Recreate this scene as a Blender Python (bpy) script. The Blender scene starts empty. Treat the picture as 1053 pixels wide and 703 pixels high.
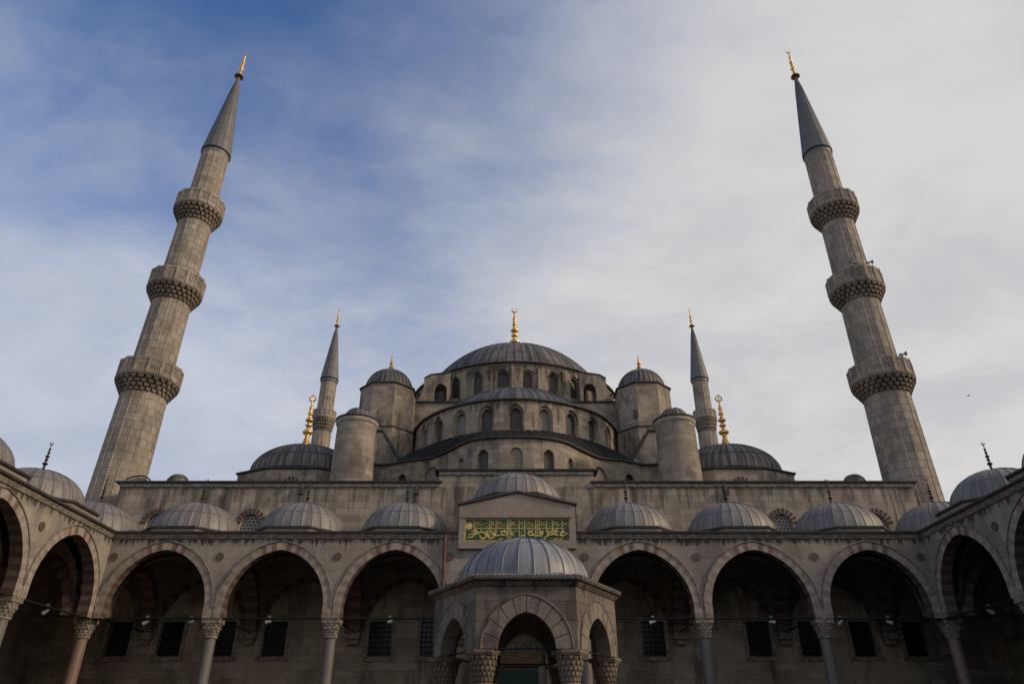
import bpy, math, random
from math import sin, cos, pi, radians, sqrt, atan2
from mathutils import Vector, Matrix
random.seed(7)
S = bpy.context.scene
COL = S.collection

# ------------------------------------------------------------------ camera, sky, sun, exposure
cam_d = bpy.data.cameras.new("camera")
cam = bpy.data.objects.new("camera", cam_d)
COL.objects.link(cam)
cam.location = (-0.3, 0.0, 1.6)
cam.rotation_euler = (radians(90 + 29.4), 0, 0)
cam_d.sensor_width = 36.0
cam_d.lens = 730.0 / 1053.0 * 36.0
cam_d.clip_start = 0.1
cam_d.clip_end = 6000
S.camera = cam

SUN_EL, SUN_AZ = 26.0, 104.0        # azimuth clockwise from +Y (north)
world = bpy.data.worlds.new("World")
S.world = world
world.use_nodes = True
wn, wl = world.node_tree.nodes, world.node_tree.links
wn.clear()


def wnode(t, **k):
    n = wn.new(t)
    for a, v in k.items():
        setattr(n, a, v)
    return n


def wmath(op, a, b=None, c=None, clamp=False):
    n = wnode('ShaderNodeMath', operation=op, use_clamp=clamp)
    for i, v in enumerate((a, b, c)):
        if v is None:
            continue
        if isinstance(v, (int, float)):
            n.inputs[i].default_value = v
        else:
            wl.new(v, n.inputs[i])
    return n.outputs[0]


sky = wnode('ShaderNodeTexSky', sky_type='NISHITA')
sky.sun_disc = False
sky.sun_elevation = radians(SUN_EL)
sky.sun_rotation = radians(SUN_AZ)
sky.air_density = 1.0
sky.dust_density = 0.6
sky.ozone_density = 2.5
tc = wnode('ShaderNodeTexCoord')
sep = wnode('ShaderNodeSeparateXYZ')
wl.new(tc.outputs['Generated'], sep.inputs[0])
dx, dy, dz = sep.outputs
den = wmath('ADD', wmath('MAXIMUM', dz, 0.0), 0.22)
px, py = wmath('DIVIDE', dx, den), wmath('DIVIDE', dy, den)
comb = wnode('ShaderNodeCombineXYZ')
wl.new(px, comb.inputs[0]); wl.new(py, comb.inputs[1])


def wnoise(scale, detail, rough, off=(0, 0, 0), rotz=0.0, sc=(1, 1, 1), dist=0.0):
    m = wnode('ShaderNodeMapping')
    m.inputs['Location'].default_value = off
    m.inputs['Rotation'].default_value = (0, 0, rotz)
    m.inputs['Scale'].default_value = sc
    wl.new(comb.outputs[0], m.inputs[0])
    n = wnode('ShaderNodeTexNoise')
    n.inputs['Scale'].default_value = scale
    n.inputs['Detail'].default_value = detail
    n.inputs['Roughness'].default_value = rough
    n.inputs['Distortion'].default_value = dist
    wl.new(m.outputs[0], n.inputs['Vector'])
    return n.outputs['Fac']


n1 = wnoise(1.1, 5, 0.55, (3.1, 1.7, 0), 0.5, (1, 1.25, 1), 0.15)
n2 = wnoise(3.0, 8, 0.6, (7.0, 2.0, 0), -0.4, (1, 1.5, 1), 0.25)
# thin cloud veils: thicker towards the right (+x) and low over the roofs
grad = wmath('MAXIMUM', wmath('MULTIPLY_ADD', px, 1.35, 0.24), -0.08)
low = wmath('MULTIPLY', wmath('SUBTRACT', 0.80, dz), 2.5)
low = wmath('MAXIMUM', low, 0.0)
m_ = wmath('ADD', grad, low)
m_ = wmath('ADD', m_, wmath('MULTIPLY', wmath('SUBTRACT', n1, 0.5), 1.2))
m_ = wmath('ADD', m_, wmath('MULTIPLY', wmath('SUBTRACT', n2, 0.5), 0.75))
mask = wnode('ShaderNodeMapRange', interpolation_type='SMOOTHSTEP')
wl.new(m_, mask.inputs['Value'])
mask.inputs['From Min'].default_value = -0.15
mask.inputs['From Max'].default_value = 1.0
mask.inputs['To Min'].default_value = 0.02
mask.inputs['To Max'].default_value = 0.97
cr = wnode('ShaderNodeMapRange', interpolation_type='SMOOTHSTEP')   # cloud tone: blue grey on the left, pale grey on the right
wl.new(wmath('ADD', px, wmath('MULTIPLY', wmath('SUBTRACT', n2, 0.5), 1.2)), cr.inputs['Value'])
cr.inputs['From Min'].default_value = -0.9
cr.inputs['From Max'].default_value = 0.7
cmix = wnode('ShaderNodeMix', data_type='RGBA')
wl.new(cr.outputs[0], cmix.inputs['Factor'])
cmix.inputs[6].default_value = (5.3, 5.7, 6.6, 1)
cmix.inputs[7].default_value = (6.6, 6.45, 6.35, 1)
tint = wnode('ShaderNodeMix', data_type='RGBA', blend_type='MULTIPLY')
tint.inputs['Factor'].default_value = 1
wl.new(sky.outputs[0], tint.inputs[6])
tint.inputs[7].default_value = (0.78, 1.12, 1.55, 1)
n3 = wnoise(2.2, 9, 0.62, (11.0, 5.0, 0), 0.8, (1, 1.3, 1), 0.35)
tone = wnode('ShaderNodeMapRange', interpolation_type='SMOOTHSTEP')
wl.new(n3, tone.inputs['Value'])
tone.inputs['From Min'].default_value = 0.36
tone.inputs['From Max'].default_value = 0.64
cvar = wnode('ShaderNodeMix', data_type='RGBA', blend_type='MULTIPLY')
cvar.inputs['Factor'].default_value = 1
wl.new(cmix.outputs[2], cvar.inputs[6])
cton = wnode('ShaderNodeMix', data_type='RGBA')
wl.new(tone.outputs[0], cton.inputs['Factor'])
cton.inputs[6].default_value = (0.88, 0.90, 0.94, 1)
cton.inputs[7].default_value = (1.06, 1.05, 1.04, 1)
wl.new(cton.outputs[2], cvar.inputs[7])
smix = wnode('ShaderNodeMix', data_type='RGBA')
wl.new(mask.outputs[0], smix.inputs['Factor'])
wl.new(tint.outputs[2], smix.inputs[6])
wl.new(cvar.outputs[2], smix.inputs[7])
bg = wnode('ShaderNodeBackground')
bg.inputs['Strength'].default_value = 0.1
wl.new(smix.outputs[2], bg.inputs['Color'])
wo = wnode('ShaderNodeOutputWorld')
wl.new(bg.outputs[0], wo.inputs['Surface'])

sun_d = bpy.data.lights.new("sun", 'SUN')
sun_d.energy = 2.0
sun_d.angle = radians(5)
sun_d.color = (1.0, 0.78, 0.56)
sun = bpy.data.objects.new("sun", sun_d)
COL.objects.link(sun)
el, az = radians(SUN_EL), radians(SUN_AZ)
sd = Vector((sin(az) * cos(el), cos(az) * cos(el), sin(el)))
sun.rotation_euler = sd.to_track_quat('Z', 'Y').to_euler()
sun.location = (60, 0, 60)

S.view_settings.view_transform = 'Standard'
S.view_settings.look = 'None'
S.view_settings.gamma = 1.0
S.view_settings.exposure = 0.0
S.view_settings.use_curve_mapping = False


# ------------------------------------------------------------------ materials
def newmat(name):
    m = bpy.data.materials.new(name)
    m.use_nodes = True
    nt = m.node_tree
    return m, nt, nt.nodes['Principled BSDF']


class NT:
    def __init__(s, nt):
        s.nt = nt

    def n(s, t, **k):
        o = s.nt.nodes.new(t)
        for a, v in k.items():
            setattr(o, a, v)
        return o

    def l(s, a, b):
        s.nt.links.new(a, b)

    def math(s, op, a, b=None, clamp=False):
        o = s.n('ShaderNodeMath', operation=op, use_clamp=clamp)
        for i, v in enumerate((a, b)):
            if v is None:
                continue
            if isinstance(v, (int, float)):
                o.inputs[i].default_value = v
            else:
                s.l(v, o.inputs[i])
        return o.outputs[0]

    def mix(s, f, a, b, bt='MIX'):
        o = s.n('ShaderNodeMix', data_type='RGBA', blend_type=bt)
        for i, v in ((0, f), (6, a), (7, b)):
            if isinstance(v, (int, float)):
                o.inputs[i].default_value = v
            elif isinstance(v, tuple):
                o.inputs[i].default_value = (v[0], v[1], v[2], 1)
            else:
                s.l(v, o.inputs[i])
        return o.outputs[2]

    def noise(s, vec, scale, detail=4, rough=.55, sc=None):
        if sc:
            m = s.n('ShaderNodeMapping')
            m.inputs['Scale'].default_value = sc
            s.l(vec, m.inputs[0])
            vec = m.outputs[0]
        o = s.n('ShaderNodeTexNoise')
        o.inputs['Scale'].default_value = scale
        o.inputs['Detail'].default_value = detail
        o.inputs['Roughness'].default_value = rough
        s.l(vec, o.inputs['Vector'])
        return o.outputs['Fac']

    def ramp(s, v, lo, hi, a=0.0, b=1.0):
        o = s.n('ShaderNodeMapRange', interpolation_type='SMOOTHSTEP')
        s.l(v, o.inputs['Value'])
        o.inputs['From Min'].default_value = lo
        o.inputs['From Max'].default_value = hi
        o.inputs['To Min'].default_value = a
        o.inputs['To Max'].default_value = b
        return o.outputs[0]

    def pos(s):
        return s.n('ShaderNodeNewGeometry').outputs['Position']

    def uv(s):
        return s.n('ShaderNodeTexCoord').outputs['UV']

    def bump(s, h, st, dist, bsdf):
        o = s.n('ShaderNodeBump')
        o.inputs['Strength'].default_value = st
        o.inputs['Distance'].default_value = dist
        s.l(h, o.inputs['Height'])
        s.l(o.outputs[0], bsdf.inputs['Normal'])


def stone(name, c1, c2, bw=.95, bh=.42, stain=.45, warm=(.36, .27, .18), joint=.5, rough=.85, drip=None, pale=.3, dfreq=2.3, dlo=.47, dst=.85, mortar=.014, dw=.10, ns=1.0):
    m, nt, b = newmat(name)
    g = NT(nt)
    P, U = g.pos(), g.uv()
    # blocks
    wob = g.n('ShaderNodeVectorMath', operation='MULTIPLY_ADD')
    nn = g.n('ShaderNodeTexNoise'); nn.inputs['Scale'].default_value = 1.3
    g.l(U, nn.inputs['Vector'])
    g.l(nn.outputs['Color'], wob.inputs[0])
    wob.inputs[1].default_value = (.03, .03, 0)
    g.l(U, wob.inputs[2])
    br = g.n('ShaderNodeTexBrick')
    g.l(wob.outputs[0], br.inputs['Vector'])
    br.inputs['Scale'].default_value = 1
    br.inputs['Brick Width'].default_value = bw
    br.inputs['Row Height'].default_value = bh
    br.inputs['Mortar Size'].default_value = mortar
    br.inputs['Mortar Smooth'].default_value = .4
    br.inputs['Bias'].default_value = 0
    br.inputs['Color1'].default_value = (*c1, 1)
    br.inputs['Color2'].default_value = (*c2, 1)
    br.inputs['Mortar'].default_value = (c1[0] * joint, c1[1] * joint, c1[2] * joint, 1)
    col = br.outputs['Color']
    # odd blocks of another tone
    br2 = g.n('ShaderNodeTexBrick')
    g.l(wob.outputs[0], br2.inputs['Vector'])
    br2.inputs['Scale'].default_value = 1
    br2.inputs['Brick Width'].default_value = bw
    br2.inputs['Row Height'].default_value = bh
    br2.inputs['Mortar Size'].default_value = 0
    br2.inputs['Bias'].default_value = -.55
    br2.inputs['Color1'].default_value = (0, 0, 0, 1)
    br2.inputs['Color2'].default_value = (1, 1, 1, 1)
    br2.inputs['Mortar'].default_value = (0, 0, 0, 1)
    sepc = g.n('ShaderNodeSeparateColor')
    g.l(br2.outputs['Color'], sepc.inputs[0])
    col = g.mix(g.math('MULTIPLY', sepc.outputs[0], .55), col, (warm[0], warm[1], warm[2]))
    # weathering in patches and vertical runs
    w1 = g.ramp(g.noise(P, .33, 6, .6), .42, .62)
    col = g.mix(g.math('MULTIPLY', w1, pale), col, (.52, .43, .32))
    w2 = g.ramp(g.noise(P, .55 * ns, 7, .65, (1, 1, .45)), .47, .68)
    col = g.mix(g.math('MULTIPLY', w2, stain), col, (.10, .085, .07))
    w3 = g.ramp(g.noise(P, 1.6 * ns, 5, .6, (1, 1, .10)), .55, .72)
    col = g.mix(g.math('MULTIPLY', w3, stain * .9), col, (.07, .06, .052))
    w4 = g.noise(P, 9, 5, .7)
    col = g.mix(.35, col, g.mix(w4, (.45, .45, .45), (1.35, 1.35, 1.35)), 'MULTIPLY') if False else g.mix(g.ramp(w4, .35, .75, 0, .28), col, (.14, .12, .10))
    if drip:
        sx = g.n('ShaderNodeSeparateXYZ'); g.l(P, sx.inputs[0])
        zc, hh = drip
        d = g.math('SUBTRACT', zc, sx.outputs[2])
        nd = g.noise(P, dfreq, 6, .75, (1, 1, .04))
        length = g.math('MULTIPLY', g.ramp(nd, dlo, dlo + .22), hh)
        inside = g.ramp(g.math('SUBTRACT', length, d), -.02, dw)
        above = g.math('GREATER_THAN', d, -.02)
        col = g.mix(g.math('MULTIPLY', g.math('MULTIPLY', inside, above), dst), col, (.035, .03, .028))
    g.l(col, b.inputs['Base Color'])
    b.inputs['Roughness'].default_value = rough
    b.inputs['Specular IOR Level'].default_value = .25
    h = g.math('ADD', g.math('MULTIPLY', br.outputs['Fac'], -1.0), g.math('MULTIPLY', w4, .8))
    g.bump(h, .6, .03, b)
    return m


def lead(name, base, dark, seamdark=.5, rough=.55, rows=1.3, metal=.15, streak=.6, mort=.05, spec=.5, pale=(.34, .33, .31)):
    m, nt, b = newmat(name)
    g = NT(nt)
    P, U = g.pos(), g.uv()
    br = g.n('ShaderNodeTexBrick')
    br.offset = 0.5
    mp = g.n('ShaderNodeMapping')
    g.l(U, mp.inputs[0])
    br.offset = 0.0
    g.l(mp.outputs[0], br.inputs['Vector'])
    br.inputs['Scale'].default_value = 1
    br.inputs['Brick Width'].default_value = 1
    br.inputs['Row Height'].default_value = rows
    br.inputs['Mortar Size'].default_value = mort
    br.inputs['Mortar Smooth'].default_value = .3
    br.inputs['Color1'].default_value = (*base, 1)
    br.inputs['Color2'].default_value = tuple(x * .80 for x in base) + (1,)
    br.inputs['Mortar'].default_value = tuple(x * seamdark for x in base) + (1,)
    col = br.outputs['Color']
    st = g.ramp(g.noise(U, 1.0, 6, .65, (2.2, .35, 1)), .42, .72)
    col = g.mix(g.math('MULTIPLY', st, streak), col, dark)
    s2 = g.ramp(g.noise(P, .8, 6, .6), .45, .7)
    col = g.mix(g.math('MULTIPLY', s2, .35), col, (base[0] * 1.25, base[1] * 1.15, base[2] * 1.0))
    s3 = g.ramp(g.noise(U, 2.2, 5, .7, (3.0, .25, 1)), .58, .72)
    col = g.mix(g.math('MULTIPLY', s3, .5), col, pale)
    s4 = g.ramp(g.noise(U, 1.0, 3, .6, (1.0, .12, 1)), .50, .62)
    col = g.mix(g.math('MULTIPLY', s4, streak * .8), col, dark)
    b.inputs['Specular IOR Level'].default_value = spec
    g.l(col, b.inputs['Base Color'])
    b.inputs['Roughness'].default_value = rough
    b.inputs['Metallic'].default_value = metal
    g.bump(g.math('ADD', g.math('MULTIPLY', g.noise(P, 5, 5, .6), 1.0), g.math('MULTIPLY', br.outputs['Fac'], .4)), .5, .03, b)
    return m


def plain(name, col, rough=.7, metal=0.0, var=.25, scale=3.0, bump=.3):
    m, nt, b = newmat(name)
    g = NT(nt)
    n = g.noise(g.pos(), scale, 6, .65)
    c = g.mix(g.ramp(n, .35, .7), tuple(x * (1 - var) for x in col), tuple(min(1, x * (1 + var)) for x in col))
    g.l(c, b.inputs['Base Color'])
    b.inputs['Roughness'].default_value = rough
    b.inputs['Metallic'].default_value = metal
    if bump:
        g.bump(g.noise(g.pos(), scale * 5, 4, .6), bump, .01, b)
    return m


def lattice_mat(name, light, dark, bw=.13, bh=.11, mort=.03):
    m, nt, b = newmat(name)
    g = NT(nt)
    br = g.n('ShaderNodeTexBrick')
    g.l(g.uv(), br.inputs['Vector'])
    br.inputs['Scale'].default_value = 1
    br.inputs['Brick Width'].default_value = bw
    br.inputs['Row Height'].default_value = bh
    br.inputs['Mortar Size'].default_value = mort
    br.inputs['Mortar Smooth'].default_value = .05
    br.inputs['Color1'].default_value = (*dark, 1)
    br.inputs['Color2'].default_value = (*dark, 1)
    br.inputs['Mortar'].default_value = (*light, 1)
    g.l(br.outputs['Color'], b.inputs['Base Color'])
    b.inputs['Roughness'].default_value = .6
    g.bump(br.outputs['Fac'], .8, .04, b)
    return m


M = {}
M['stone'] = stone('limestone_blocks', (.39, .335, .26), (.205, .178, .14), stain=.75)
M['stone_up'] = stone('weathered_limestone', (.42, .35, .262), (.205, .175, .14), bw=.85, bh=.38, stain=.95, pale=.45)
M['stone_drum'] = stone('sooty_drum_limestone', (.42, .35, .262), (.205, .175, .14), bw=.85, bh=.38, stain=.95, pale=.45, drip=(34.1, 3.6), dfreq=1.1, dlo=.42, dst=.7, dw=.9)
M['stone_half'] = stone('stained_drum_limestone', (.42, .35, .262), (.205, .175, .14), bw=.85, bh=.38, stain=.95, pale=.45, drip=(25.7, 2.2), dfreq=1.3, dlo=.46, dst=.6, dw=.7)
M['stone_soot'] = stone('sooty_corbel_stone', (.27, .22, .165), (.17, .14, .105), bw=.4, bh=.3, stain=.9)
M['stone_facade'] = stone('facade_limestone', (.38, .325, .255), (.19, .165, .13), bw=1.1, bh=.45, stain=.95, drip=(16.75, 2.6), pale=.45, dst=.5, dw=.6, dfreq=1.7, dlo=.44)
M['stone_min'] = stone('minaret_limestone', (.42, .36, .29), (.25, .215, .172), bw=.7, bh=.62, stain=.5, joint=.3, mortar=.022)
M['marble'] = stone('arcade_marble', (.37, .33, .275), (.22, .195, .162), bw=1.5, bh=.7, stain=.4, joint=.72, warm=(.36, .26, .18), drip=(11.58, .42), pale=.3, dfreq=3.6, dlo=.40)
M['marble_f'] = stone('fountain_marble', (.22, .195, .165), (.125, .11, .092), bw=1.1, bh=.5, ns=2.4, stain=1.0, joint=.45, drip=(5.5, .55))
M['vous_a'] = plain('pale_voussoir', (.345, .295, .24), .8, var=.22)
M['vous_b'] = plain('pink_voussoir', (.285, .23, .185), .8, var=.25)
M['vous_red'] = plain('red_voussoir', (.20, .115, .088), .8, var=.3)
M['vous_f'] = stone('fountain_voussoir', (.27, .24, .20), (.19, .168, .14), bw=5, bh=5, ns=2.6, stain=1.0, joint=1)
M['vous_in'] = plain('shaded_voussoir', (.135, .105, .08), .85)  # darkened voussoir: shade inside the arches put into its colour
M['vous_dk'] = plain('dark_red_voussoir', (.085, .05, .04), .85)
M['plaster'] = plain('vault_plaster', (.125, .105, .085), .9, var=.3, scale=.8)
M['medallion'] = plain('medallion_paint', (.12, .065, .05), .8, scale=6)
M['porphyry'] = plain('stone_disc', (.12, .075, .06), .6, scale=8)
M['lead_up'] = lead('old_lead_dark', (.20, .18, .16), (.045, .040, .036), streak=.95, mort=.10, seamdark=.3, spec=.3)
M['lead_apron'] = lead('sooty_lead', (.036, .034, .034), (.016, .015, .015), streak=.7, metal=.0, rough=.95, spec=.03, pale=(.17, .165, .16))
M['lead_dome'] = lead('old_lead_pale', (.25, .235, .215), (.12, .10, .085), streak=.8, mort=.045, rows=1.15, seamdark=.35)
M['lead_f'] = lead('old_lead_blue', (.30, .305, .315), (.12, .12, .125), streak=.6, mort=.035, seamdark=.3, rows=1.35, rough=.5)
M['lead_edge'] = plain('lead_coping', (.055, .05, .048), .7, var=.3)
M['lead_cone'] = lead('spire_lead', (.18, .17, .16), (.08, .08, .08), streak=.5, mort=.06, rows=1.6)
M['tile_blue'] = plain('teal_tile', (.15, .18, .17), .5, scale=8)
M['gold'] = plain('gilded_copper', (.83, .50, .16), .32, metal=.85, var=.15, bump=.1)
M['bronze'] = plain('dark_bronze', (.05, .04, .035), .5, metal=.6)
M['iron'] = plain('wrought_iron', (.014, .013, .012), .6, metal=.4)
M['granite_red'] = plain('red_granite', (.22, .15, .12), .45, var=.2, scale=12)
M['granite_grey'] = plain('grey_granite', (.16, .15, .135), .45, var=.2, scale=12)
M['capital'] = plain('carved_marble', (.24, .205, .165), .8, var=.45, scale=5)
M['lattice'] = lattice_mat('plaster_lattice', (.34, .29, .235), (.012, .011, .010), .17, .15, .034)
M['lattice_dk'] = lattice_mat('dark_lattice', (.11, .093, .075), (.015, .014, .012), .17, .15, .030)
M['lattice_white'] = lattice_mat('white_lattice', (.25, .23, .21), (.02, .02, .02), .26, .22, .05)
M['glass'] = plain('dark_window_glass', (.012, .012, .014), .25, var=.3, bump=0)
M['green'] = plain('green_enamel', (.035, .085, .025), .45, var=.35, scale=6)
M['goldpaint'] = plain('gold_leaf_paint', (.70, .55, .20), .5, metal=.0, var=.2, scale=8)
M['greencurtain'] = plain('green_leather', (.012, .06, .045), .6)
M['browngold'] = plain('faded_gold_band', (.20, .13, .05), .6)
M['paving'] = stone('paving_marble', (.11, .10, .085), (.09, .08, .07), bw=1.4, bh=.7, stain=.3)
M['earth'] = plain('ground_stone', (.13, .115, .095), .95, scale=.3)
M['whitepaint'] = plain('white_enamel', (.42, .42, .40), .4, var=.05)
M['greypaint'] = plain('grey_enamel', (.20, .20, .20), .5, var=.1)
M['pipe'] = plain('rusty_pipe', (.12, .075, .055), .7, var=.3)
M['feather'] = plain('gull_feather', (.35, .35, .35), .8, var=.2)

# ------------------------------------------------------------------ object helpers
W = {}


def tag(o, label=None, cat=None, group=None, kind=None):
    if label: o['label'] = label
    if cat: o['category'] = cat
    if group: o['group'] = group
    if kind: o['kind'] = kind
    return o


def thing(name, loc, label, cat, group=None):
    o = bpy.data.objects.new(name, None)
    COL.objects.link(o)
    o.location = loc
    o.empty_display_size = .5
    W[o.name] = Vector(loc)
    tag(o, label, cat, group)
    return o


class MB:
    def __init__(s):
        s.v, s.f, s.uv, s.m, s.sm = [], [], [], [], []

    def face(s, pts, uvs=None, mi=0, smooth=False):
        b = len(s.v)
        pts = [Vector(p) for p in pts]
        s.v += pts
        s.f.append(tuple(range(b, b + len(pts))))
        if uvs is None:
            n = Vector((0, 0, 0))
            for i in range(len(pts)):
                a, c = pts[i], pts[(i + 1) % len(pts)]
                n += Vector(((a.y - c.y) * (a.z + c.z), (a.z - c.z) * (a.x + c.x), (a.x - c.x) * (a.y + c.y)))
            ax = max(range(3), key=lambda i: abs(n[i]))
            if ax == 0: uvs = [(p.y, p.z) for p in pts]
            elif ax == 1: uvs = [(p.x, p.z) for p in pts]
            else: uvs = [(p.x, p.y) for p in pts]
        s.uv.append(uvs)
        s.m.append(mi)
        s.sm.append(smooth)

    def box(s, x0, x1, y0, y1, z0, z1, mi=0):
        a = [(x0, y0, z0), (x1, y0, z0), (x1, y1, z0), (x0, y1, z0), (x0, y0, z1), (x1, y0, z1), (x1, y1, z1), (x0, y1, z1)]
        for q in ((0, 1, 5, 4), (1, 2, 6, 5), (2, 3, 7, 6), (3, 0, 4, 7), (4, 5, 6, 7), (3, 2, 1, 0)):
            s.face([a[i] for i in q], mi=mi)

    def grid(s, rows, uvf=None, smooth=True, mi=0, close=False):
        """shared-vertex grid; rows: list of equal-length point lists; uvf(i,j)->(u,v)"""
        b = len(s.v)
        nr, nc = len(rows), len(rows[0])
        for r in rows:
            s.v += [Vector(p) for p in r]
        for i in range(nr - 1):
            for j in range(nc if close else nc - 1):
                j2 = (j + 1) % nc
                s.f.append((b + i * nc + j, b + i * nc + j2, b + (i + 1) * nc + j2, b + (i + 1) * nc + j))
                if uvf:
                    s.uv.append([uvf(i, j), uvf(i, j + 1), uvf(i + 1, j + 1), uvf(i + 1, j)])
                else:
                    s.uv.append([(rows[i][j][0], rows[i][j][2])] * 4)
                s.m.append(mi)
                s.sm.append(smooth)

    def tube(s, pts, r, n=8, mi=0):
        pts = [Vector(p) for p in pts]
        rows = []
        for i, p in enumerate(pts):
            d = (pts[min(i + 1, len(pts) - 1)] - pts[max(i - 1, 0)]).normalized()
            up = Vector((0, 0, 1)) if abs(d.z) < .9 else Vector((1, 0, 0))
            a = d.cross(up).normalized(); b_ = d.cross(a)
            rr = r[i] if isinstance(r, (list, tuple)) else r
            rows.append([p + (a * cos(2 * pi * k / n) + b_ * sin(2 * pi * k / n)) * rr for k in range(n)])
        s.grid(rows, lambda i, j: (j / n, i * .5), True, mi, close=True)

    def build(s, name, mats, parent=None, label=None):
        me = bpy.data.meshes.new(name)
        off = W[parent.name] if parent is not None else Vector((0, 0, 0))
        me.from_pydata([tuple(v - off) for v in s.v], [], s.f)
        uvl = me.uv_layers.new(name="UVMap")
        flat = [c for f in s.uv for uv in f for c in uv]
        uvl.data.foreach_set("uv", flat)
        me.polygons.foreach_set("material_index", s.m)
        me.polygons.foreach_set("use_smooth", s.sm)
        for m in (mats if isinstance(mats, (list, tuple)) else [mats]):
            me.materials.append(m)
        me.update()
        o = bpy.data.objects.new(name, me)
        COL.objects.link(o)
        if parent is not None:
            o.parent = parent
        W[o.name] = off.copy()
        if label: o['label'] = label
        return o


def clone(o, parent, shift):
    """another copy of a part (and its sub-parts), moved by shift; shares mesh data"""
    c = o.copy()
    COL.objects.link(c)
    c.parent = parent
    W[c.name] = W[o.name].copy()
    c.location = o.location + Vector(shift)
    for ch in list(o.children):
        k = ch.copy(); COL.objects.link(k); k.parent = c
    return c


def copy_thing(root, loc, label, mirror=False):
    r = root.copy(); COL.objects.link(r); r.location = loc; r['label'] = label
    def rec(a, b):
        for ch in list(a.children):
            c = ch.copy(); COL.objects.link(c); c.parent = b; rec(ch, c)
    rec(root, r)
    return r


# ------------------------------------------------------------------ shape helpers
def revolve(mb, cx, cy, prof, nseam=0, rib=.05, ribw=.06, n=64, a0=0.0, a1=2 * pi, sx=1.0, sy=1.0, metres=False, smooth=True, mi=0, phase=0.0):
    """prof: [(r, z)] ; with nseam standing seams raised by rib"""
    full = abs(a1 - a0 - 2 * pi) < 1e-6
    ang = []
    if nseam:
        step = 2 * pi / nseam
        k0, k1 = int(round((a0) / step)), int(round((a1) / step))
        rmax = max(p[0] for p in prof)
        dw = ribw / rmax
        for k in range(k0, k1 + (0 if full else 1)):
            t = k * step
            ang += [(t - 2 * dw, 0, k), (t - dw, 0, k), (t, 1, k), (t + dw, 0, k), (t + 2 * dw, 0, k), (t + step / 2, 0, k + .5)]
    else:
        ang = [(a0 + (a1 - a0) * k / n, 0, k) for k in range(n if full else n + 1)]
    L = [0]
    for i in range(1, len(prof)):
        L.append(L[-1] + sqrt((prof[i][0] - prof[i - 1][0]) ** 2 + (prof[i][1] - prof[i - 1][1]) ** 2))
    rows = []
    for i, (r, z) in enumerate(prof):
        # normal of profile
        p0, p1 = prof[max(0, i - 1)], prof[min(len(prof) - 1, i + 1)]
        dr, dz_ = p1[0] - p0[0], p1[1] - p0[1]
        l = sqrt(dr * dr + dz_ * dz_) or 1
        nr, nz = dz_ / l, -dr / l
        row = []
        for (t, h, k) in ang:
            hh = h * rib * (1 if r > .25 else .2)
            rr = r + nr * hh
            row.append((cx + rr * cos(t + phase) * sx, cy + rr * sin(t + phase) * sy, z + nz * hh))
        rows.append(row)
    na = len(ang)
    rref = max(p[0] for p in prof)

    def uvf(i, j):
        if metres:
            t = ang[j][0] if j < na else ang[0][0] + 2 * pi
            return (t * rref, prof[i][1] if abs(prof[-1][1] - prof[0][1]) > .01 else prof[i][0])
        if nseam:
            k = ang[j][2] if j < na else ang[0][2] + nseam
            if j < na:
                t = ang[j][0]
            else:
                t = ang[0][0] + 2 * pi
            return (t / (2 * pi / nseam), L[i])
        t = ang[j][0] if j < na else ang[0][0] + 2 * pi
        return (t * rref, L[i])
    mb.grid(rows, uvf, smooth, mi, close=full)


def cap(R, z0, h, n=14, r0=0.02):
    """spherical-cap profile from the rim up"""
    rho = (R * R + h * h) / (2 * h)
    out = []
    a_max = math.asin(min(1, R / rho)) if h <= R else pi - math.asin(R / rho)
    for i in range(n + 1):
        a = a_max * (1 - i / n)
        out.append((max(r0, rho * sin(a)), z0 + h - rho + rho * cos(a)))
    return out


def ell(R, z0, h, n=14, r0=.02, p=1.0):
    return [(max(r0, R * cos(pi / 2 * i / n)), z0 + h * sin(pi / 2 * i / n) ** p) for i in range(n + 1)]


def sweep(mb, pts, prof, closed=False, smooth=False, mi=0, flip=1):
    """sweep profile [(out,z)] along 2-D polyline; outward = right-hand side * flip"""
    n = len(pts)
    nor = []
    for i in range(n):
        def seg(a, b):
            d = Vector((b[0] - a[0], b[1] - a[1])); d.normalize()
            return Vector((d.y, -d.x))
        if closed:
            n1_, n2_ = seg(pts[i - 1], pts[i]), seg(pts[i], pts[(i + 1) % n])
        else:
            n1_ = seg(pts[max(0, i - 1)], pts[max(1, i)]) if i else seg(pts[0], pts[1])
            n2_ = seg(pts[i], pts[i + 1]) if i < n - 1 else n1_
        m = (n1_ + n2_)
        m.normalize()
        c = max(.35, m.dot(n1_))
        nor.append(m / c * flip)
    rows = [[(pts[i][0] + nor[i].x * o, pts[i][1] + nor[i].y * o, z) for i in range(n)] for (o, z) in prof]
    L = [0]
    for i in range(1, n + 1):
        a, b = pts[i - 1], pts[i % n]
        L.append(L[-1] + sqrt((a[0] - b[0]) ** 2 + (a[1] - b[1]) ** 2))
    # unshared for flat look
    for i in range(len(prof) - 1):
        for j in range(n if closed else n - 1):
            j2 = (j + 1) % n
            va, vb = prof[i], prof[i + 1]
            sv = va[1]
            tv = vb[1] if abs(vb[1] - va[1]) > .01 else va[1] + abs(vb[0] - va[0])
            mb.face([rows[i][j], rows[i][j2], rows[i + 1][j2], rows[i + 1][j]],
                    [(L[j], sv), (L[j + 1], sv), (L[j + 1], tv), (L[j], tv)], mi, smooth)


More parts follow.
